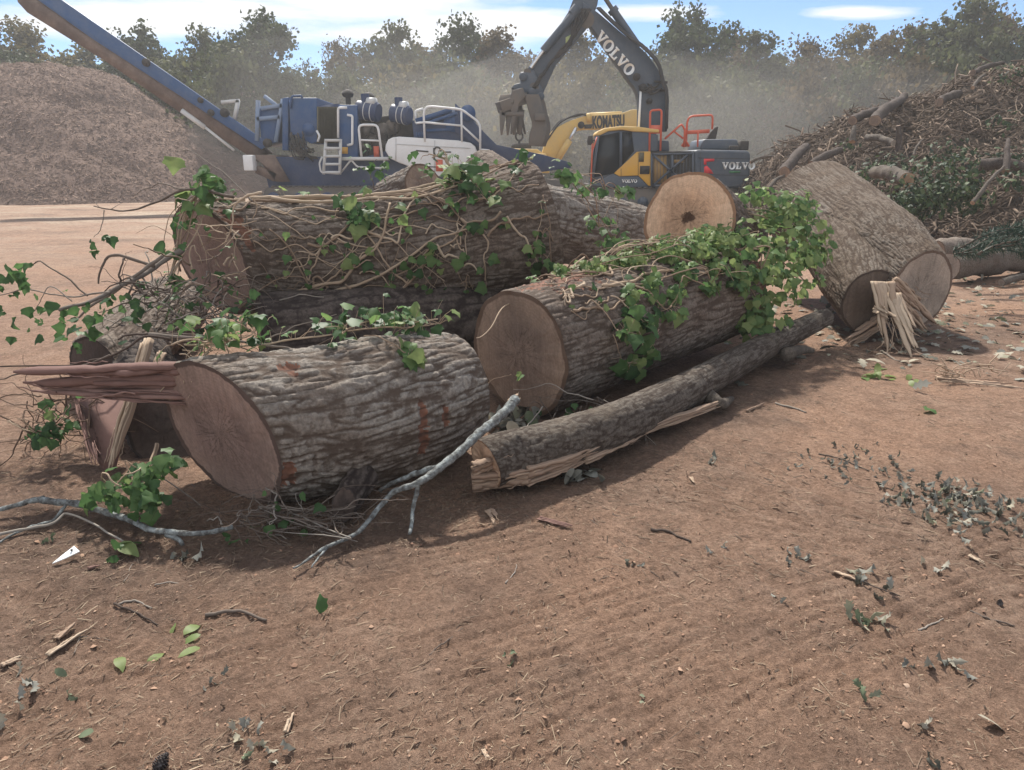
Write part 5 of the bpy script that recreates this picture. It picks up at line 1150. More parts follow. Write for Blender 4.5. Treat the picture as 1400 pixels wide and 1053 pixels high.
T = [('dark_airy', 12, 14, 52, 1.1, 'dark airy treetop at the far left edge above the chip mound'),
 ('ochre_broad', 75, 42, 58, 1.1, 'pale yellowish tree behind the raised tip of the conveyor'),
 ('olive_broad', 140, 62, 62, 1.0, 'tree seen just above the middle of the conveyor'),
 ('dark_tall', 215, 38, 54, .9, 'narrow pointed tree between the conveyor and the broad dark trees'),
 ('dark_tall', 240, 66, 60, .9, 'low pointed treetop right of the narrow pointed tree'),
 ('olive_broad', 300, 42, 55, .9, 'rounded green tree above the small chip mound'),
 ('dark_broad', 378, 24, 50, .95, 'big dark tree with ragged crown above the grinder hopper'),
 ('dark_airy', 425, 82, 50, .8, 'low dark tree beside the sky gap over the grinder engine'),
 ('russet_airy', 484, 50, 52, .7, 'thin reddish tree with see-through crown above the exhaust caps'),
 ('olive_broad', 545, 36, 56, .9, 'tall olive tree above the white stair rail, left side'),
 ('ochre_tall', 592, 56, 60, 1.2, 'tree behind the white stair rail with a notch at each side'),
 ('dark_broad', 640, 32, 58, .8, 'dark rounded tree left of the grapple'),
 ('russet_tall', 700, 44, 56, 1.1, 'brownish tree just behind the hanging grapple and its arm'),
 ('ochre_broad', 790, 52, 58, .9, 'yellowish autumn tree framed under the raised boom'),
 ('ochre_tall', 850, 58, 62, 1.2, 'yellow green tree behind the arched part of the boom'),
 ('dark_broad', 932, 16, 56, .85, 'tallest dark tree directly right of the boom'),
 ('russet_broad', 990, 50, 60, .9, 'tree above the red handrails of the excavator'),
 ('olive_tall', 1040, 46, 58, 1.1, 'tree above the counterweight with flat topped crown'),
 ('russet_broad', 1092, 58, 60, .9, 'brownish tree above the left end of the brush heap'),
 ('ochre_broad', 1145, 46, 60, .9, 'yellowish tree midway along the brush heap, lower than its neighbours'),
 ('russet_tall', 1190, 52, 56, 1.1, 'slender brownish tree where the skyline begins to climb'),
 ('russet_airy', 1238, 22, 50, .9, 'reddish airy tree with a forked top over the brush heap'),
 ('olive_broad', 1290, 0, 48, .9, 'tall broad olive tree over the right of the brush heap'),
 ('russet_airy', 1335, 0, 50, .9, 'brown tall tree second from the right edge of the skyline'),
 ('olive_airy', 1372, 20, 50, .9, 'green tree near the right edge with sky showing through its crown'),
 ('russet_broad', 1420, 6, 50, .9, 'tree cut by the right edge of the view')]
for i, (k, px, top, Y, wd, lab) in enumerate(T): tree(k, px, top, Y, lab, wide=wd)
for px, top, Y in ((-60,20,56),(-150,30,60),(-260,25,58),(1500,10,54),(1600,20,58),(1710,15,60)):
    tree(rnd.choice(['olive_broad','dark_broad']), px, top, Y, 'tree of the wood edge outside the view', group='wood edge trees beyond the frame')
S = [('olive_bush', 30, 95, 50, 'bushy undergrowth behind the big chip mound at left'), ('dark_bush', 180, 120, 50, 'undergrowth between the mound and the conveyor'), ('olive_bush', 270, 100, 48, 'undergrowth above the small chip mound'),
 ('olive_bush', 345, 85, 47, 'dusty undergrowth behind the grinder hopper'), ('dark_bush', 420, 118, 47, 'low undergrowth behind the grinder radiator'), ('olive_bush', 500, 100, 48, 'undergrowth behind the black air filters'),
 ('ochre_bush', 570, 95, 48, 'yellowish undergrowth behind the stair rail'), ('olive_bush', 640, 90, 47, 'undergrowth left of the grapple claws'), ('ochre_bush', 720, 100, 47, 'yellow undergrowth behind the grapple'),
 ('ochre_bush', 800, 105, 46, 'dusty yellow undergrowth below the boom arch'), ('olive_bush', 870, 110, 46, 'undergrowth behind the boom foot'), ('olive_bush', 945, 92, 47, 'undergrowth above the handrails'),
 ('olive_bush', 1020, 98, 47, 'undergrowth above the engine hood'), ('russet_bush', 1090, 105, 46, 'brownish undergrowth in the dust beside the brush heap'), ('olive_bush', 1160, 100, 45, 'undergrowth above the middle of the brush heap'),
 ('russet_bush', 1230, 85, 44, 'brown undergrowth touching the brush heap crest'), ('olive_bush', 1310, 70, 43, 'undergrowth behind the high right part of the brush heap'), ('dark_bush', 1385, 60, 43, 'dark undergrowth at the right edge')]
for k, px, top, Y, lab in S: tree(k, px, top, Y, lab, 6.0, .75, 'undergrowth along the back of the yard')
# far wood closing the view between the trunks, one mass
mb = MB(); n = 15000
fx = rng.uniform(-75, 75, n); fy = 66+rng.uniform(-2.5, 2.5, n)-.002*fx**2*0; hh = 8.3+1.4*fbm(fx*.11, 3, 1, 3); fz = rng.random(n)**.75*hh
pos = np.column_stack([fx, fy, fz]); M3 = rot_axes(rng.normal(0,1,(n,3)), rng.normal(0,1,(n,3))+np.array([0,-.5,.4]))
scatter(mb, LQ3[0], LQ3[1], pos, M3, rng.uniform(.45, 1.15, n), 0, np.clip(.5+.3*fbm(fx*.3, fz*.3, 2, 2)+rng.normal(0,.15,n), 0, 1))
o = mb.build('far_woods', CROWNS['olive']); tag(o, 'far wood behind the trees, reads as one dusty mass', 'woods', kind='stuff')

# ================================================================== chip mounds
MULCH = m_simple('wood_chips', [(.1, (.088,.058,.047)), (.4, (.150,.104,.085)), (.65, (.215,.150,.122)), (.9, (.35,.25,.195))], 3, .95, .9, .05, (1,1,1), .1, tint=True)
SLIV = (np.array([[-.5,-.07,0],[.5,-.05,.02],[.5,.06,.0],[-.5,.07,.03],[0,0,.10]]), [np.array([[0,1,4],[1,2,4],[2,3,4],[3,0,4]])])
def mound(name, label, cx, cy_, H, Rr, n, seed, ecc=1.0, chip=(.08,.30)):
    N, M_ = 150, 60; a = np.linspace(0, 2*np.pi, N, endpoint=False); f = np.linspace(0, 1, M_)**.9
    A_, F_ = np.meshgrid(a, f, indexing='ij')
    def hz(A_, F_):
        rr = Rr*(1+.10*fbm(np.cos(A_)*1.2+seed, np.sin(A_)*1.2, 2, 2)); x, y = rr*F_*np.cos(A_)*ecc, rr*F_*np.sin(A_)
        prof = -.07*np.log(np.exp(-(1-F_)/.07)+np.exp(-.78/.07))/.775
        z = H*prof+.30*fbm(x*.35+seed, y*.35, 1, 3)*np.clip((1-F_)*5, 0, 1)+.10*fbm(x*1.7, y*1.7, 4, 4, .6)*np.clip((1-F_)*8, .0, 1)-.1
        return x, y, z
    x, y, z = hz(A_, F_); idx = np.arange(N*M_).reshape(N, M_); j = np.roll(idx, -1, axis=0)
    mb = MB(); mb.add(np.column_stack([x.ravel()+cx, y.ravel()+cy_, z.ravel()]), np.stack([idx[:, :-1], idx[:, 1:], j[:, 1:], j[:, :-1]], -1).reshape(-1, 4), 0, tint=.42+.1*fbm(x*.5, y*.5, z*.5, 3).ravel())
    ca = rng.uniform(np.pi*.85, np.pi*2.15, n); cf = np.sqrt(rng.random(n))*.99; px, py, pz = hz(ca, cf)
    nn = np.column_stack([np.cos(ca)*H/Rr, np.sin(ca)*H/Rr, np.ones(n)])+rng.normal(0,.35,(n,3))
    M3 = rot_axes(rng.normal(0,1,(n,3)), nn); L_ = rng.uniform(*chip, n)*rng.random(n)**.5+.05
    scatter(mb, SLIV[0], SLIV[1], np.column_stack([px+cx, py+cy_, pz+.02]), M3, np.column_stack([L_, L_*rng.uniform(.5,1.4,n), L_]), 0, np.clip(rng.normal(.5,.24,n),0,1))
    o = mb.build(name, MULCH, None, (cx, cy_, 0)); tag(o, label, 'wood chip pile'); return o
mound('wood_chip_pile', 'huge brown heap of shredded wood chips at left under the conveyor', P(62,100,45)[0], 45, P(88,90,45)[2], 13.6, 52000, 1, 1.05)
mound('wood_chip_pile', 'smaller wood chip heap showing behind the grinder hopper', P(345,120,53)[0], 53, P(345,124,53)[2]+.1, 9.5, 14000, 2)

# ================================================================== brush heap at right
def brush_h(x, y):
    x = np.asarray(x, float); y = np.asarray(y, float)
    H = np.interp(x, [7.0, 7.8, 8.7, 9.9, 11.5, 14, 17, 21, 28, 36], [0, 1.2, 2.25, 2.9, 3.45, 4.3, 5.3, 6.2, 6.0, 0])
    y0 = np.interp(x, [5, 8, 11, 16, 30], [19.5, 15.2, 12.6, 12.2, 12.5]); yc = np.interp(x, [5, 12, 30], [23, 23, 24])
    f = np.clip((y-y0)/(yc-y0), 0, 1); b = np.clip((34-y)/(34-yc), 0, 1)
    pr = np.where(y < yc, f**.72, b**.8)
    return H*pr*(1+.10*fbm(x*.5, y*.5, 3, 2))+.38*fbm(x*.8, y*.8, 7, 3)*np.clip(pr*3, 0, 1)
BRUSH = m_simple('brush_rubble', [(.25, (.035,.026,.021)), (.5, (.075,.055,.043)), (.75, (.14,.105,.08))], 4, .95, 1, .08, (1,1,1), .1)
STICK = m_simple('brush_sticks', [(.05, (.055,.040,.031)), (.35, (.115,.082,.062)), (.6, (.185,.138,.105)), (.85, (.29,.22,.165)), (.97, (.48,.32,.20))], 12, .9, .5, .01, (1,1,1), .12, tint=True)
xs, ys = np.linspace(4.5, 37, 170), np.linspace(11.5, 34.5, 120); X, Y_ = np.meshgrid(xs, ys); Z = brush_h(X, Y_)-.22+.16*fbm(X*2.2, Y_*2.2, 4, 3)
idx = np.arange(X.size).reshape(X.shape); q = np.stack([idx[:-1,:-1], idx[:-1,1:], idx[1:,1:], idx[1:,:-1]], -1).reshape(-1, 4)
br = empty('brush_heap', (14, 20, 0)); tag(br, 'long heap of grubbed roots, branches and brush rising to the right', 'brush heap')
MB().add(np.column_stack([X.ravel(), Y_.ravel(), Z.ravel()]), q).build('heap_body', BRUSH, br, smooth=True)
def stick_template(k=5, seg=4, seed=0):
    r_ = np.random.default_rng(seed); t = np.linspace(-.5, .5, seg+1); c = np.column_stack([t, r_.normal(0,.045,seg+1), r_.normal(0,.045,seg+1)]); rad = np.linspace(1, .55, seg+1); a = np.arange(k)*2*np.pi/k
    return c, rad, a
def sticks(mb, n, lr, rr, area, lift, seed, tintmu=.42, vert=.35):
    for s_ in range(6):
        c, rad, a = stick_template(5, 4, seed*10+s_); m = n//6
        x = rng.uniform(area[0], area[1], m); y = area[2]+(area[3]-area[2])*rng.random(m)**1.25
        z = brush_h(x, y); ok = z > .12; x, y, z = x[ok], y[ok], z[ok]; m = len(x)
        e = .3; nx_ = -(brush_h(x+e, y)-brush_h(x-e, y))/(2*e); ny_ = -(brush_h(x, y+e)-brush_h(x, y-e))/(2*e)
        up = np.column_stack([nx_, ny_, np.ones(m)]); d = rng.normal(0, 1, (m, 3)); d = d-up*(np.sum(d*up, 1)/np.sum(up*up, 1))[:, None]; d /= np.linalg.norm(d, axis=1)[:, None]
        d = d+up/np.linalg.norm(up, axis=1)[:, None]*rng.normal(0.05, vert, m)[:, None]; M3 = rot_axes(d, np.cross(d, rng.normal(0,1,(m,3))))
        L_ = rng.uniform(*lr, m)*(.4+.6*rng.random(m)); r0 = rng.uniform(*rr, m)
        k = len(a); seg = len(c)
        V = c[None]*L_[:, None, None]
        ring = np.stack([np.zeros(k), np.cos(a), np.sin(a)], 1)
        V = (V[:, :, None, :]+ring[None, None]*(r0[:, None]*rad[None])[:, :, None, None]).reshape(m, seg*k, 3)
        V = np.einsum('nij,nkj->nki', M3, V)+np.column_stack([x, y, z+lift*rng.uniform(-.6,1,m)])[:, None, :]
        i = np.arange(k); j = (i+1) % k; q_ = np.concatenate([np.stack([i+g_*k, j+g_*k, j+(g_+1)*k, i+(g_+1)*k], 1) for g_ in range(seg-1)])
        base = np.arange(m)[:, None, None]*seg*k
        cap = np.stack([i[::-1], i+(seg-1)*k])
        mb.add(V.reshape(-1, 3), [(q_[None]+base).reshape(-1, 4), (cap[None]+base).reshape(-1, k)], 0, tint=np.repeat(np.clip(rng.normal(tintmu,.2,m),0,1), seg*k))
mb = MB(); sticks(mb, 11000, (.25, 1.0), (.007, .02), (5, 26, 12, 27), .08, 1); sticks(mb, 3400, (.6, 2.2), (.010, .03), (5, 26, 12, 27), .12, 2); sticks(mb, 2600, (.15,.5), (.012,.04), (5, 22, 12, 25), .08, 4, .5); sticks(mb, 420, (.9, 2.2), (.016, .04), (5.5, 26, 12.5, 26), .12, 3, .33)
o = mb.build('loose_sticks', STICK, br); o['kind'] = 'stuff'
mb = MB(); m_ = 2600; cx_ = rng.uniform(7, 24, m_); cy2_ = 12.3+13*rng.random(m_)**1.2; cz_ = brush_h(cx_, cy2_); ok_ = cz_ > .1; cx_, cy2_, cz_ = cx_[ok_], cy2_[ok_], cz_[ok_]; m_ = len(cx_)
CH = (np.array([[-.5,-.2,-.15],[.45,-.25,-.1],[.5,.2,-.12],[-.42,.25,-.1],[-.48,-.12,.16],[.38,-.2,.2],[.55,.1,.08],[-.5,.15,.12]]), [np.array([[0,3,2,1],[4,5,6,7],[0,1,5,4],[1,2,6,5],[2,3,7,6],[3,0,4,7]])])
L_ = rng.uniform(.08,.5,m_)*rng.random(m_)**.5; scatter(mb, CH[0], CH[1], np.column_stack([cx_, cy2_, cz_+.05]), rot_axes(rng.normal(0,1,(m_,3)), rng.normal(0,.8,(m_,3))+np.array([0,0,1])), np.column_stack([L_, L_*rng.uniform(.2,.8,m_), L_*rng.uniform(.2,.7,m_)]), 0, np.clip(rng.normal(.42,.28,m_),0,1))
o = mb.build('root_chunks', STICK, br); o['kind'] = 'stuff'
DGREEN = m_leaf('brush_greenery', [(0, (.012,.022,.012)), (.5, (.028,.050,.022)), (.85, (.055,.085,.035)), (1, (.12,.15,.07))], .25, .6, .25)
mb = MB()
for (px, py, Y, rad, n, fl) in ((1275,250,14.2,.8,560,.75),(1250,275,13.6,.5,300,.7),(1310,265,13.6,.55,360,.7),(1180,240,16,.45,110,.6),(1215,225,16.5,.5,130,.6),(1330,225,15,.5,120,.7),(1385,215,15.5,.45,90,.7),(1160,195,20,.35,45,.6),(1385,105,20,.5,70,.6),(1375,165,18,.4,50,.7),(1300,205,16.5,.45,70,.7),(1395,245,13.5,.4,70,.7)):
    c_ = P(px, py, Y); c_[2] = max(c_[2], .15); d = rng.normal(0,1,(n,3)); d /= np.linalg.norm(d,axis=1)[:,None]; pos = c_+d*(rad*rng.random(n)**.4)[:,None]*np.array([1.2,.8,fl]); pos[:, 2] = np.maximum(pos[:, 2], .03)
    put_leaves(mb, pos, d+np.array([0,-.5,.5]), .13, OVAL, .5, None, .7)
o = mb.build('leafy_brush', DGREEN, br); o['kind'] = 'stuff'
# larger logs one can tell apart in the heap
def simple_log(name, label, a, b, r0, r1, mats, group=None, cat='log', seed=0, bend=.05):
    a = np.array(a, float); b = np.array(b, float); c = wiggle([a, (a+b)/2+np.array([0,0,bend]), b], 22, .04*np.linalg.norm(b-a)*.5, seed+3); k = 18
    root = empty(name, ((a[0]+b[0])/2, (a[1]+b[1])/2, 0)); tag(root, label, cat, group); mb = MB(); mb.tube(c, np.linspace(r0, r1, 22), k, caps=False, tint=rnd.random(), furrow=.6)
    V = mb.V[0]; pn_ = fbm(V[:,0]*6, V[:,1]*6, V[:,2]*6, 4); cc = np.repeat(c, k, 0); mb.V[0] = cc+(V-cc)*(1+.16*pn_)[:, None]; ends = (mb.V[0][:k].copy(), mb.V[0][-k:].copy())
    mb.build('bark', mats[0], root, smooth=True); m2 = MB(); a_ = np.arange(k)*2*np.pi/k
    for e, ring in enumerate(ends):
        ce = ring.mean(0); fr = [1,.93,.6,.25]; V2 = np.vstack([ce+(ring-ce)*f for f in fr]+[ce[None]]); i = np.arange(k); j = (i+1) % k
        m2.add(V2, [np.concatenate([np.stack([i+g_*k, j+g_*k, j+(g_+1)*k, i+(g_+1)*k], 1) for g_ in range(3)]), np.stack([i+3*k, j+3*k, np.full(k, 4*k)], 1)], 0, rad=np.concatenate([np.repeat(fr, k), [0]]), ang=np.concatenate([np.tile(a_, 4), [0]]))
    [q_.build('cut_face', mats[1], root) for q_ in split_pieces(m2)]; return root
gH = 'logs sticking out of the brush heap'
HL = [((1195,235,15.5),(1240,246,14.2),0.12,0.147,'fresh','log with an orange sawn end on top of the dark green brush'),
 ((1165,165,20),(1205,150,21),0.12,0.0979,'brown','dark log lying high on the heap, pointing up the slope'),
 ((1195,165,19.5),(1238,132,22),0.147,0.108,'brown','thick weathered log slanting near the crest of the heap'),
 ((1285,140,20),(1312,128,21),0.109,0.0979,'brown','dark short log below the crest on the right'),
 ((1165,194,18),(1168,173,18.2),0.0762,0.0392,'fresh','pale splintered stub standing upright in the heap'),
 ((1228,205,17),(1228,172,17),0.0653,0.049,'brown','dark upright stump in the middle of the heap'),
 ((1185,188,18),(1222,196,17),0.0762,0.0734,'pale','grey log lying level in the middle of the heap'),
 ((1072,236,17),(1102,200,18.5),0.125,0.0979,'brown','log slanting up above the tilted trunk, left end of heap'),
 ((1050,258,16.5),(1072,240,17),0.0435,0.0294,'pale','pale grey root leaning at the foot of the heap beside the counterweight'),
 ((1090,250,16.5),(1100,262,16.2),0.0598,0.0441,'brown','short root at the foot of the heap beside the counterweight'),
 ((1110,225,17.5),(1150,205,18),0.0976,0.0734,'brown','brown log lying right of the slanting log at the left end'),
 ((1026,222,19),(1055,214,19),0.0381,0.0294,'fresh','pale broken stick poking out left of the heap near the counterweight'),
 ((1340,225,14.5),(1410,232,14),0.12,0.0979,'brown','dark log lying across the right edge of the heap'),
 ((1375,235,13.8),(1378,190,14.4),0.0653,0.0343,'brown','crooked dark stub standing up at the right edge'),
 ((1330,100,21),(1372,86,22),0.0762,0.049,'brown','arched branch on the very top of the heap at right'),
 ((1330,120,20.5),(1346,102,21),0.049,0.0343,'fresh','tan broken branch near the top of the heap at right'),
 ((1248,212,16),(1262,190,16.5),0.0272,0.0147,'pale','pale thin branch forking above the dark green brush'),
 ((1330,278,12.9),(1372,228,13.4),0.0381,0.0245,'fresh','long pale split pole leaning over the brush at the right')]
MATS = {'fresh': (BARK_LIMB, CUT_FRESH), 'brown': (BARK_DARK, CUT_BROWN), 'pale': (BARK_LIMB, CUT_PALE)}
for i, (a, b, r0, r1, k, lab) in enumerate(HL): simple_log('log', lab, P(*a), P(*b), r0, r1, MATS[k], gH, seed=i)
gL = 'logs lying at the foot of the brush heap'
simple_log('log', 'peeled reddish log on the ground in front of the brush heap, right edge', PZ(1296,368,.19), PZ(1440,352,.2), .19, .21, (BARK_BROWN, CUT_PALE), gL, seed=31)
simple_log('log', 'dark log behind the peeled log at the foot of the heap', PZ(1278,346,.2), PZ(1330,342,.2), .2, .18, (BARK_BROWN, CUT_BROWN), gL, seed=32)
simple_log('log', 'pale grey log half hidden behind the tilted trunk', PZ(1252,322,.17), PZ(1300,318,.17), .17, .15, (BARK_TAN, CUT_PALE), gL, seed=33)
simple_log('log', 'thin stick lying in front of the peeled log at the right edge', PZ(1370,386,.05), PZ(1430,378,.05), .05, .05, (BARK_LIMB, CUT_PALE), gL, seed=34)
# torn stump with roots
st = empty('stump', (*PZ(1335,325,0)[:2], 0)); tag(st, 'torn reddish stump with splayed splinters in front of the heap', 'stump')
mb = MB()
for k in range(9):
    a = PZ(1335,322,.05)+np.array([rnd.gauss(0,.25), rnd.gauss(0,.2), 0]); fibres(mb, a, a+np.array([rnd.gauss(.1,.25), rnd.gauss(0,.2), rnd.uniform(.4,1.0)]), .22, .12, 5, (1,0,0), 0, .35, .05, 60+k)
mb.build('torn_wood', SPLIT_TAN, st)
mb = MB()
for k in range(7):
    a = PZ(1335,325,.15); b = a+np.array([rnd.uniform(-.8,.8), rnd.uniform(-.6,.2), rnd.uniform(-.1,.5)]); mb.tube(wiggle([a, (a+b)/2+np.array([0,0,.15]), b], 12, .06, 70+k), np.linspace(.10,.02,12), 8, furrow=.5, tint=.4)
mb.build('root', BARK_BROWN, st, smooth=True)
# evergreen bough
eb_ = empty('evergreen_bough', (*PZ(1365,345,0)[:2], 0)); tag(eb_, 'dark evergreen bough lying behind the peeled log at right', 'branch')
mb = MB(); nb_ = MB()
for k in range(16):
    a = PZ(1300+rnd.uniform(0,40),348,.3+rnd.uniform(0,.35)); b = a+np.array([rnd.uniform(.7,1.6), rnd.uniform(-.3,.4), rnd.uniform(-.1,.35)]); c = wiggle([a, (a+b)/2+np.array([0,0,.12]), b], 20, .05, 90+k); mb.tube(c, np.linspace(.014,.003,20), 5, tint=.3)
    i = rng.integers(0, 20, 260); d = rng.normal(0,1,(260,3))+nrm(b-a)*1.2; M3 = rot_axes(d, rng.normal(0,1,(260,3))); scatter(nb_, np.array([[0,-.05,0],[1,0,0],[0,.05,0]]), [np.array([[0,1,2]])], c[i], M3, rng.uniform(.08,.15,260), 0)
mb.build('stem', TWIG, eb_); nb_.build('needles', m_leaf('needles', [(0,(.010,.028,.022)),(.6,(.022,.055,.042)),(1,(.05,.09,.06))], .15, .6, .3), eb_)

# ================================================================== things on the dirt
def on_ground(px, py, up=.0):
    p = PZ(px, py, 0); p[2] = float(gh_fine(np.array([p[0]]), np.array([p[1]]))[0])+up; return p
def curl_tmpl(t_, roll=2.4, cup=.9):
    V = t_[0].copy(); y = V[:, 1]; th = y*roll; V[:, 2] = (1-np.cos(th))/roll+np.abs(V[:, 0])*cup+.05*np.sin(V[:, 0]*14+y*9); V[:, 1] = np.sin(th)/roll; V[:, 0] *= .8
    return V, t_[1]
CURL, CURL2 = curl_tmpl(OAK), curl_tmpl(OAK, 1.3, -.7)
def leaf_obj(px, py, label, size=.09, tmpl=OAK, n=1, mat=DRYLEAF, tint=.5, group='fallen leaves on the dirt', spread=.02, tilt=.35, curl=1.6, cat='leaf'):
    if mat is DRYLEAF and tmpl is OAK: size *= .78; curl = 1.0; tmpl = rnd.choice((CURL, CURL, CURL2)); tilt = max(tilt, .7)
    p = on_ground(px, py, .012); mb = MB(); pos = p+rng.normal(0,1,(n,3))*np.array([spread,spread,(.25 if n < 11 else .05)*spread]); pos[:, 2] = np.maximum(pos[:, 2], p[2])
    M3 = rot_axes(rng.normal(0,1,(n,3)), rng.normal(0,tilt,(n,3))+np.array([0,0,1])); sz = size*rng.uniform(.8,1.15,n)
    S_ = np.column_stack([sz*.9, sz, sz*curl*rng.uniform(.6,1.3,n)]); tn = np.clip(rng.normal(tint+(.10 if mat is DRYLEAF and n < 11 else -.1 if mat is DRYLEAF else 0),.16 if n < 11 else .28,n),0,1)
    def settle(m_):                       # every leaf touches the dirt (or the leaves under it)
        k_ = len(tmpl[0]); V_ = m_.V[-1].reshape(-1, k_, 3); g_ = gh_fine(V_[:, :, 0].mean(1), V_[:, :, 1].mean(1)); V_[:, :, 2] += (g_-.003+rng.random(len(V_))**3*(.02 if n > 10 else 0)-V_[:, :, 2].min(1))[:, None]; m_.V[-1] = V_.reshape(-1, 3)
    if 1 < n <= 10:
        o = empty('leaf_clump', p); tag(o, label, cat, group)
        for k in range(n):
            mb = MB(); scatter(mb, tmpl[0], tmpl[1], pos[k:k+1], M3[k:k+1], S_[k:k+1], 0, tn[k:k+1]); settle(mb); mb.build('leaf', mat, o, smooth=True)
        return o
    scatter(mb, tmpl[0], tmpl[1], pos, M3, S_, 0, tn); settle(mb)
    o = mb.build('leaf' if n == 1 else 'leaf_patch', mat, None, p, smooth=True); tag(o, label, cat, group if n == 1 else None, None if n == 1 else 'stuff'); return o
def chip_obj(px, py, px2, py2, label, w=.02, th=.012, mat=SPLIT_PALE, name='wood_chip', n=3, cat='wood chip', group='wood chips on the dirt', seed=0):
    a, b = on_ground(px, py, .01), on_ground(px2, py2, .012); o = fibres(MB(), a, b, w, th, n, np.cross(b-a, (0,0,1)), .05, .3, 0, 100+seed).build(name, mat, None, (a+b)/2*np.array([1,1,0])); tag(o, label, cat, group); return o
def stick_obj(pts, label, r=.006, mat=TWIG, group='sticks on the dirt'):
    c = wiggle([on_ground(a, b, r*.8) for a, b in pts], 18, .008, rnd.randint(0,99)); mb = MB(); mb.tube(c, np.linspace(r, r*.6, 18), 6, tint=rnd.random()); o = mb.build('stick', mat, None, (c.mean(0)[0], c.mean(0)[1], 0), smooth=True); tag(o, label, 'stick', group); return o
D = [(1255,985,'curled grey leaf near the bottom right corner',.095,OAK,2,DRYLEAF,.6,.012),(1392,1002,'blue grey curled leaf cut by the right edge',.08,OVAL,1,DRYLEAF,.7,.01),
 (1278,1036,'black crumpled leaf at the bottom edge on the right',.06,OAK,3,DRYLEAF,.02,.02),(1290,905,'crumpled grey leaf clump low on the right, pointed tips',.09,OAK,5,DRYLEAF,.35,.035),
 (1232,908,'small dark leaf left of the crumpled clump',.06,OAK,2,DRYLEAF,.1,.02),(1275,777,'pale grey curled leaf on the open dirt at right',.08,OAK,3,DRYLEAF,.6,.02),
 (1170,776,'upturned blue grey leaf beside the pale stick',.10,OAK,3,DRYLEAF,.55,.025),(1200,800,'dark leafy tuft at the end of the pale stick',.09,OAK,5,DRYLEAF,.08,.03),
 (1180,848,'large cream curled dead leaf clump',.11,OAK,8,DRYLEAF,.78,.05),(1098,760,'dark grey shrivelled leaves above the drag marks',.08,OAK,6,DRYLEAF,.25,.03),
 (1056,812,'small leaf beside the drag marks',.05,OAK,2,DRYLEAF,.3,.02),(985,745,'small grey leaf on the dirt below the curved limb',.06,OAK,3,DRYLEAF,.35,.02),
 (1262,560,'single bright green leaf on the dirt at right',.13,LEAF,1,IVY,.75,.01),(438,830,'single green leaf on the dirt in the lower left middle',.07,LEAF,1,IVY,.45,.01),
 (240,868,'wilting yellow green leaf spray on the tracked dirt',.075,OVAL,6,IVY,.97,.06),(330,985,'twisted blue grey dead leaf near the bottom left',.075,OAK,5,DRYLEAF,.55,.025),
 (370,1022,'pale lacy dead leaf clump at the bottom left',.07,OAK,7,DRYLEAF,.75,.035),(40,930,'grey brown leaf pile at the far left bottom',.08,OAK,7,DRYLEAF,.5,.05),
 (102,937,'small tan crumpled leaf right of the far left pile',.05,OAK,2,DRYLEAF,.75,.012),(124,993,'pale green scrap of leaf at the bottom left',.05,OVAL,1,DRYLEAF,.95,.01),
 (78,910,'round grey green leaf below the split sticks',.05,OVAL,1,DRYLEAF,.9,.01),(295,917,'dark clod of leafmould in the lower left',.05,OAK,4,DRYLEAF,.05,.02),
 (160,752,'green leaf on the dirt below the lichen branch',.12,OVAL,2,IVY,.85,.02),(58,740,'wilted olive leaf under the crooked stick',.07,OAK,2,DRYLEAF,.95,.02),
 (245,760,'dark curled leaf in the shade below the log',.09,OAK,4,DRYLEAF,.08,.03),(875,945,'tiny white scrap of leaf on the dirt at bottom centre',.025,OVAL,2,DRYLEAF,.8,.005),
 (865,765,'faint leaf tuft on the dirt right of centre',.06,OAK,3,DRYLEAF,.2,.02),(690,890,'dry green grass tuft on the bottom middle dirt',.05,OAK,4,DRYLEAF,.95,.02),
 (1180,945,'dry grass wisp on the dirt left of the curled grey leaf',.07,OAK,3,DRYLEAF,.95,.02),(1200,510,'light green leaf spray on the ground before the split trunk',.11,OVAL,8,IVY,.95,.10),
 (1240,518,'small green leaves right of the light green spray',.08,OVAL,5,IVY,.9,.08),(978,625,'grey shrivelled leaf near the stub of the curved limb',.09,OAK,4,DRYLEAF,.3,.03)]
for (px, py, lab, sz, tm, n, mt, ti, spd) in D: leaf_obj(px, py, lab, sz, tm, n, mt, ti, spread=spd)
leaf_obj(1318,692,'broad patch of matted grey green leaves on the dirt at right',.085,OAK,120,DRYLEAF,.55,spread=.17,tilt=.45,cat='leaf patch')
leaf_obj(1270,680,'dark wet end of the matted leaf patch, left of it',.07,OAK,42,DRYLEAF,.15,spread=.10,tilt=.4,cat='leaf patch')
leaf_obj(1170,628,'streak of flattened grey leaves left of the matted patch',.065,OAK,60,DRYLEAF,.4,spread=.16,tilt=.3,cat='leaf patch')
leaf_obj(700,580,'bundle of dry strap leaves between the branch tip and the middle log',.14,OVAL,40,DRYLEAF,.45,spread=.07,tilt=.8,cat='leaf patch')
leaf_obj(800,648,'grey strap leaves caught under the curved limb',.10,OVAL,18,DRYLEAF,.3,spread=.06,tilt=.4,cat='leaf patch')
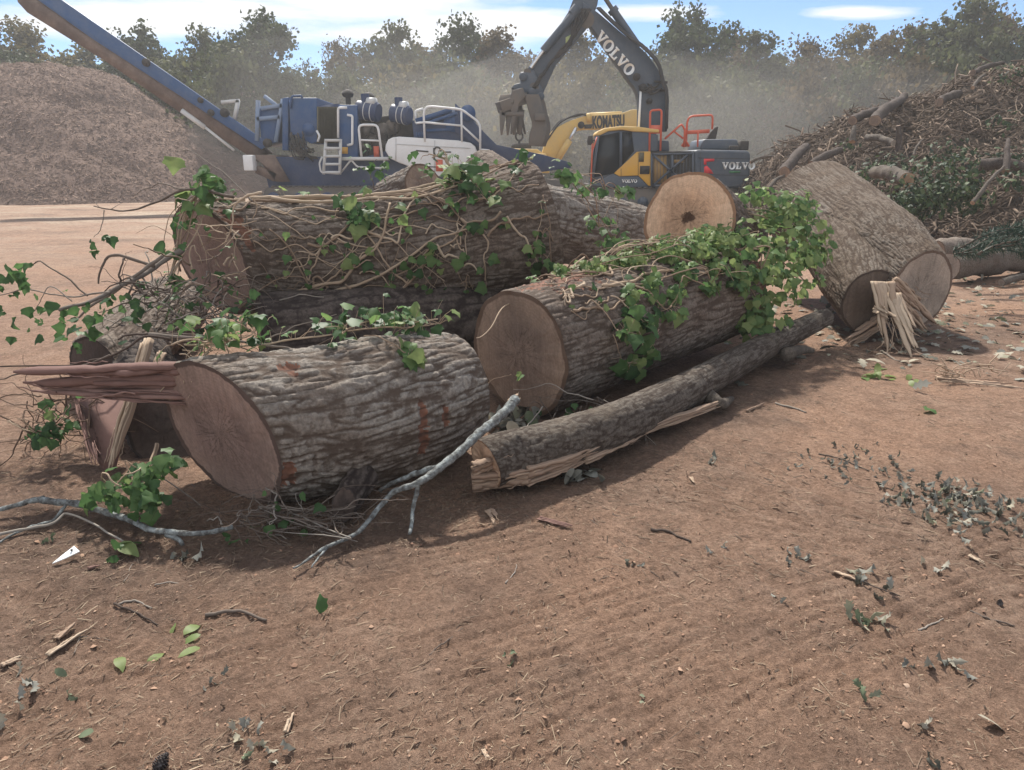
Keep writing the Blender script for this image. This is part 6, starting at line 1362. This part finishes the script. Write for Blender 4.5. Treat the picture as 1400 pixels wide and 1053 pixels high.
C = [(62,890,128,848,'long pale split stick among debris at lower left',.022,3,SPLIT_PALE),(75,868,100,848,'short split stick beside the long one at lower left',.025,3,SPLIT_TAN),(0,905,30,890,'pale split stick at the far left edge',.02,2,SPLIT_PALE),
 (390,992,400,962,'upright looking tan chip at lower left middle',.014,2,SPLIT_PALE),(1140,780,1185,797,'pale stick pointing to the dark leafy tuft',.016,2,SPLIT_PALE),(668,690,680,705,'chunky brown chip below the curved limb',.05,3,SPLIT_TAN),
 (735,702,782,716,'dark bark flake on the dirt below the curved limb',.03,3,SPLIT_RED),(945,648,952,655,'small pale chip under the long limb',.02,2,SPLIT_PALE),(1020,560,1048,548,'grey stick beyond the limb stub',.018,2,SPLIT_TAN),
 (660,1010,672,1030,'light chip at the bottom middle',.014,2,SPLIT_PALE),(120,775,138,768,'red brown bark chip by the white plastic scrap',.02,3,SPLIT_RED),(1325,757,1350,770,'pale splinters on the right dirt',.02,3,SPLIT_PALE)]
for i, (a, b, c, d, lab, wd, n, mt) in enumerate(C): chip_obj(a, b, c, d, lab, wd, .012, mt, n=n, seed=i)
chip_obj(1278,515,1420,533,'long pale split board lying on the dirt at the right edge',.09,.05,SPLIT_TAN,'split_board',6,'wood board',None,40)
o = bpy.data.objects['split_board']; mb = MB()
for k in range(26):
    a = on_ground(rnd.uniform(1285,1365), rnd.uniform(512,524), .05); mb.tube(catmull([a, a+np.array([rnd.gauss(0,.05), rnd.gauss(0,.03), rnd.uniform(.02,.08)]), a+np.array([rnd.gauss(0,.10), rnd.gauss(0,.05), rnd.uniform(.02,.14)])], 6), rnd.uniform(.002,.006), 4, tint=.7, furrow=1)
mb.build('splinters', SPLIT_PALE, o, np.array(o.location))
for pts, lab, r in (([(1170,790),(1230,810),(1400,860)][0:2], 'thin dark stick right of the pale stick', .004), ([(1328,828),(1352,840),(1388,852)], 'long thin dark stick at the right edge of the dirt', .005), ([(1255,855),(1275,848),(1290,840)], 'short pale stick in the lower right', .004),
   ([(585,885),(610,868),(632,850)], 'thin pale stem lying in the bottom centre', .003), ([(690,790),(702,775),(706,765)], 'short curved twig right of centre', .003), ([(155,823),(190,835),(215,848)], 'tan twig lying across the track marks', .005), ([(160,822),(185,818),(205,828)], 'second tan twig crossing the first at lower left', .005),
   ([(280,836),(320,830),(362,838)], 'stub of grey twig in the lower left middle', .008), ([(210,798),(235,792),(262,796)], 'pale bent twig below the shaded log', .003), ([(890,718),(915,722),(945,735)], 'dark flat stick on the dirt right of centre', .008), ([(1120,615),(1150,622),(1190,640)], 'thin dark stick in the flattened leaf streak', .005), ([(100,885),(110,862),(150,866)], 'slender twig crossing the long split stick', .003), ([(1060,548),(1090,556),(1102,560)], 'dark stick beyond the curved limb', .008), ([(1205,475),(1225,488),(1238,492)], 'small bent stick right of the fallen splinters', .01), ([(170,790),(178,770),(185,755)], 'thin upright looking twig below the lichen branch', .003)):
    stick_obj(pts, lab, r)
# white plastic scrap, pine cones
p = on_ground(88, 763, .012); q_ = on_ground(104, 754, .03); PL = m_simple('white_plastic', [(.4,(.72,.74,.74)),(.6,(.8,.8,.8))], 3, .4, 0)
mb = MB(); a, b = on_ground(71,771,.012), on_ground(106,757,.016); d = nrm(b-a); s_ = np.cross(d, (0,0,1)); V = [a, a+d*.05+s_*.012+np.array([0,0,.006]), b+s_*.028+np.array([0,0,.02]), b-s_*.02+np.array([0,0,.03]), a+d*.05-s_*.015+np.array([0,0,.012])]; mb.prism(V, (0,0,-.004))
o = mb.build('plastic_scrap', PL, None, a, bevel=.001); tag(o, 'pointed white plastic scrap on the dirt at left', 'plastic scrap')
mb = MB(); mb.cyl(b-d*.02+np.array([0,0,.023]), b-d*.02+np.array([0,0,.028]), .005, k=10); mb.build('dark_spot', BLACK, o, np.array(o.location))
CONE = m_simple('pine_cone_scales', [(.3,(.035,.028,.026)),(.55,(.10,.085,.08)),(.75,(.30,.28,.28))], 40, .8, .4, .002)
def cone(px, py, s, label):
    p = on_ground(px, py, s*.45); root = empty('pine_cone', p); tag(root, label, 'pine cone', 'pine cones on the dirt'); mb = MB(); ax = nrm([.4,.5,.5]); e1 = nrm(np.cross(ax,(0,0,1))); e2 = np.cross(ax,e1)
    mb.tube([p-ax*s*.7, p-ax*s*.3, p+ax*s*.2, p+ax*s*.8], [s*.1,s*.3,s*.28,s*.06], 8); mb.build('core', CONE, root); mb = MB()
    for k in range(70):
        f = k/70; a = k*2.39996; r = s*(.55*math.sin(math.pi*min(1,.18+.78*f))); dv = e1*math.cos(a)+e2*math.sin(a); c = p+ax*s*(-.7+1.4*f); t_ = np.cross(ax,dv)
        mb.add([c+t_*s*.05, c-t_*s*.05, c+dv*r-t_*s*.15+ax*s*.10, c+dv*r*1.12+ax*s*.16, c+dv*r+t_*s*.15+ax*s*.10, c+dv*r*.8+ax*s*.2], [np.array([[0,1,2,3]]), np.array([[0,3,4,0]])[:, :3], np.array([[3,2,5],[4,3,5]])])
    mb.build('scales', CONE, root)
cone(218, 1036, .036, 'grey pine cone at the bottom edge, left of centre'); cone(1368, 820, .02, 'small dark cone on the right dirt')
# countless litter: needles, chips, crumbs of bark and clods pressed into the earth
mb = MB()
def litter(n, tmpl, lr, wr, tint, xr=(-5.5, 7.5), yr=(1.45, 12), flat=.2, pw=1.7):
    y = yr[0]+(yr[1]-yr[0])*rng.random(n)**pw; x = rng.uniform(-1, 1, n)*(y*.78+.4)
    ok = fbm(x*1.1, y*1.1, 4.4, 3)+rng.normal(0,.45,n) > -.15; x, y = x[ok], y[ok]; n = len(x)
    z = gh_fine(x, y); M3 = rot_axes(rng.normal(0,1,(n,3)), rng.normal(0,flat,(n,3))+np.array([0,0,1])); L_ = rng.uniform(*lr, n)*(.35+.65*rng.random(n)); w_ = rng.uniform(*wr, n)
    scatter(mb, tmpl[0], tmpl[1], np.column_stack([x, y, z+.0015]), M3, np.column_stack([L_, w_*7, np.minimum(L_, w_*9)]), 0, np.clip(rng.normal(tint,.25,n),0,1))
litter(26000, SLIV, (.006,.032), (.0008,.0028), .5); litter(4200, SLIV, (.03,.10), (.0012,.0032), .42); litter(1500, SLIV, (.015,.04), (.003,.008), .35); litter(1500, CURL, (.012,.035), (.0016,.004), .3, flat=.9)
nl = 7000; lu = rng.random(nl); hp = np.array([PZ(60,700), PZ(330,715), PZ(520,690), PZ(680,670), PZ(900,590), PZ(1100,490), PZ(1200,470)]); ii = (lu*5.999).astype(int); ff = (lu*5.999)[:, None]-ii[:, None]; pp2 = hp[ii]*(1-ff)+hp[ii+1]*ff+rng.normal(0,.22,(nl,3)); pp2[:, 2] = gh_fine(pp2[:, 0], pp2[:, 1])+.003
scatter(mb, SLIV[0], SLIV[1], pp2, rot_axes(rng.normal(0,1,(nl,3)), rng.normal(0,.3,(nl,3))+np.array([0,0,1])), np.column_stack([rng.uniform(.008,.06,nl), rng.uniform(.008,.03,nl), rng.uniform(.008,.03,nl)]), 0, np.clip(rng.normal(.22,.2,nl),0,1))
ns = 9000; sx_ = rng.uniform(.3, 5.5, ns); sy_ = 2.6+6.2*rng.random(ns)**1.2; kp = fbm(sx_*.9, sy_*1.6, 8.8, 3)+rng.normal(0,.3,ns) > .12; sx_, sy_ = sx_[kp], sy_[kp]; ns = len(sx_)
aa = R(-33)+rng.normal(0,.5,ns); scatter(mb, SLIV[0], SLIV[1], np.column_stack([sx_, sy_, gh_fine(sx_, sy_)+.002]), rot_axes(np.column_stack([np.cos(aa), np.sin(aa), 0*aa]), rng.normal(0,.25,(ns,3))+np.array([0,0,1])), np.column_stack([rng.uniform(.015,.09,ns), rng.uniform(.01,.05,ns), rng.uniform(.01,.04,ns)]), 0, np.clip(rng.normal(.2,.22,ns),0,1))
ns = 5000; sx_ = rng.uniform(-3.2, .2, ns); sy_ = 1.5+2.6*rng.random(ns)**1.2; kp = fbm(sx_*1.4, sy_*2, 3.8, 3)+rng.normal(0,.3,ns) > .05; sx_, sy_ = sx_[kp], sy_[kp]; ns = len(sx_)
aa = R(52)+rng.normal(0,.5,ns); scatter(mb, SLIV[0], SLIV[1], np.column_stack([sx_, sy_, gh_fine(sx_, sy_)+.002]), rot_axes(np.column_stack([np.cos(aa), np.sin(aa), 0*aa]), rng.normal(0,.25,(ns,3))+np.array([0,0,1])), np.column_stack([rng.uniform(.01,.06,ns), rng.uniform(.008,.03,ns), rng.uniform(.008,.03,ns)]), 0, np.clip(rng.normal(.35,.3,ns),0,1))
LIT = m_simple('litter_bits', [(.05,(.07,.05,.04)),(.4,(.17,.12,.085)),(.7,(.27,.20,.14)),(.95,(.40,.32,.23))], 20, .9, 0, tint=True)
o = mb.build('wood_litter', LIT); tag(o, 'scattered splinters, needles and bark crumbs strewn over the dirt', 'litter', kind='stuff')
CLOD = (np.array([[0,0,-.4],[.5,.1,0],[.1,.5,.05],[-.45,.2,-.05],[-.3,-.42,0],[.25,-.45,.06],[.05,.02,.42]]), [np.array([[1,2,6],[2,3,6],[3,4,6],[4,5,6],[5,1,6]])])
mb = MB(); litter(11000, CLOD, (.004,.016), (.0007,.0018), .5, flat=.4); litter(700, CLOD, (.012,.035), (.0018,.004), .5, flat=.3)
CL = m_simple('clods', [(.05,(.12,.07,.05)),(.5,(.26,.155,.105)),(.85,(.36,.24,.17)),(1,(.45,.40,.35))], 30, .95, .3, .002, tint=True)
o = mb.build('earth_clods', CL); tag(o, 'small crumbled clods and grit of red earth', 'dirt', kind='stuff')
mb = MB(); n = 900; x = np.concatenate([rng.uniform(5.5, 12, n//2), rng.normal(4.3, 1.2, n//2)]); y = np.concatenate([rng.uniform(8.5, 13.5, n//2), rng.normal(7.3, .9, n//2)]); n = len(x)
M3 = rot_axes(rng.normal(0,1,(n,3)), rng.normal(0,.35,(n,3))+np.array([0,0,1])); L_ = rng.uniform(.05,.16,n); scatter(mb, OAK[0], OAK[1], np.column_stack([x, y, gh(x, y)+.02]), M3, np.column_stack([L_,L_,L_*1.5]), 0)
o = mb.build('leaf_litter', DRYLEAF, smooth=True); tag(o, 'trampled grey leaf litter between the tilted trunk and the brush heap', 'litter', kind='stuff')
# ================================================================== dusty air
def volume(name, label, V, F, col, dens, aniso=.25):
    t = NT(name); v = t.n('ShaderNodeVolumePrincipled'); v.inputs['Color'].default_value = (*col, 1); v.inputs['Density'].default_value = dens; v.inputs['Anisotropy'].default_value = aniso
    t.l(v.outputs[0], t.out.inputs['Volume']); o = mesh_obj(name, V, F, t.m); o['kind'] = 'stuff'; o['label'] = label; o['category'] = 'haze'; return o
if HAZE:
    mb = MB(); mb.box((0, 135, 8.0), (506, 338, 18.6)); V, F, A = mb.arrays(); volume('haze', 'thin dusty haze hanging over the yard', V, F, (.90,.88,.86), HAZE)

    def puff(c, r, dens, label):
        u = np.linspace(0, np.pi, 13); v_ = np.linspace(0, 2*np.pi, 24, endpoint=False); U, V_ = np.meshgrid(u[1:-1], v_, indexing='ij')
        p = np.column_stack([np.sin(U).ravel()*np.cos(V_).ravel(), np.sin(U).ravel()*np.sin(V_).ravel(), np.cos(U).ravel()]); p = np.vstack([p, [[0,0,1],[0,0,-1]]])
        p = p*(1+.22*fbm(p[:,0]*1.6+c[0], p[:,1]*1.6, p[:,2]*1.6, 3))[:, None]; p = p*np.array(r)+np.array(c); p[:, 2] = np.maximum(p[:, 2], -.5)
        i = np.arange(24); j = (i+1) % 24; q = np.concatenate([np.stack([i+k*24, i+(k+1)*24, j+(k+1)*24, j+k*24], 1) for k in range(10)])
        t1 = np.stack([np.full(24, 264), i, j], 1); t2 = np.stack([np.full(24, 265), j+240, i+240], 1)
        volume('dust_cloud', label, p, [(q, 0), (t1, 0), (t2, 0)], (.88,.84,.79), dens, .3)
    puff((3, 40.5, 2.5), (13, 4.0, 5.0), .024, 'tan dust drifting behind the two excavators')
    puff((15, 39, 2.0), (12, 4, 5.2), .017, 'tan dust drifting behind the left end of the brush heap')
    puff((-8, 41, 3), (10, 3.5, 5.5), .018, 'thin dust behind the grinder')
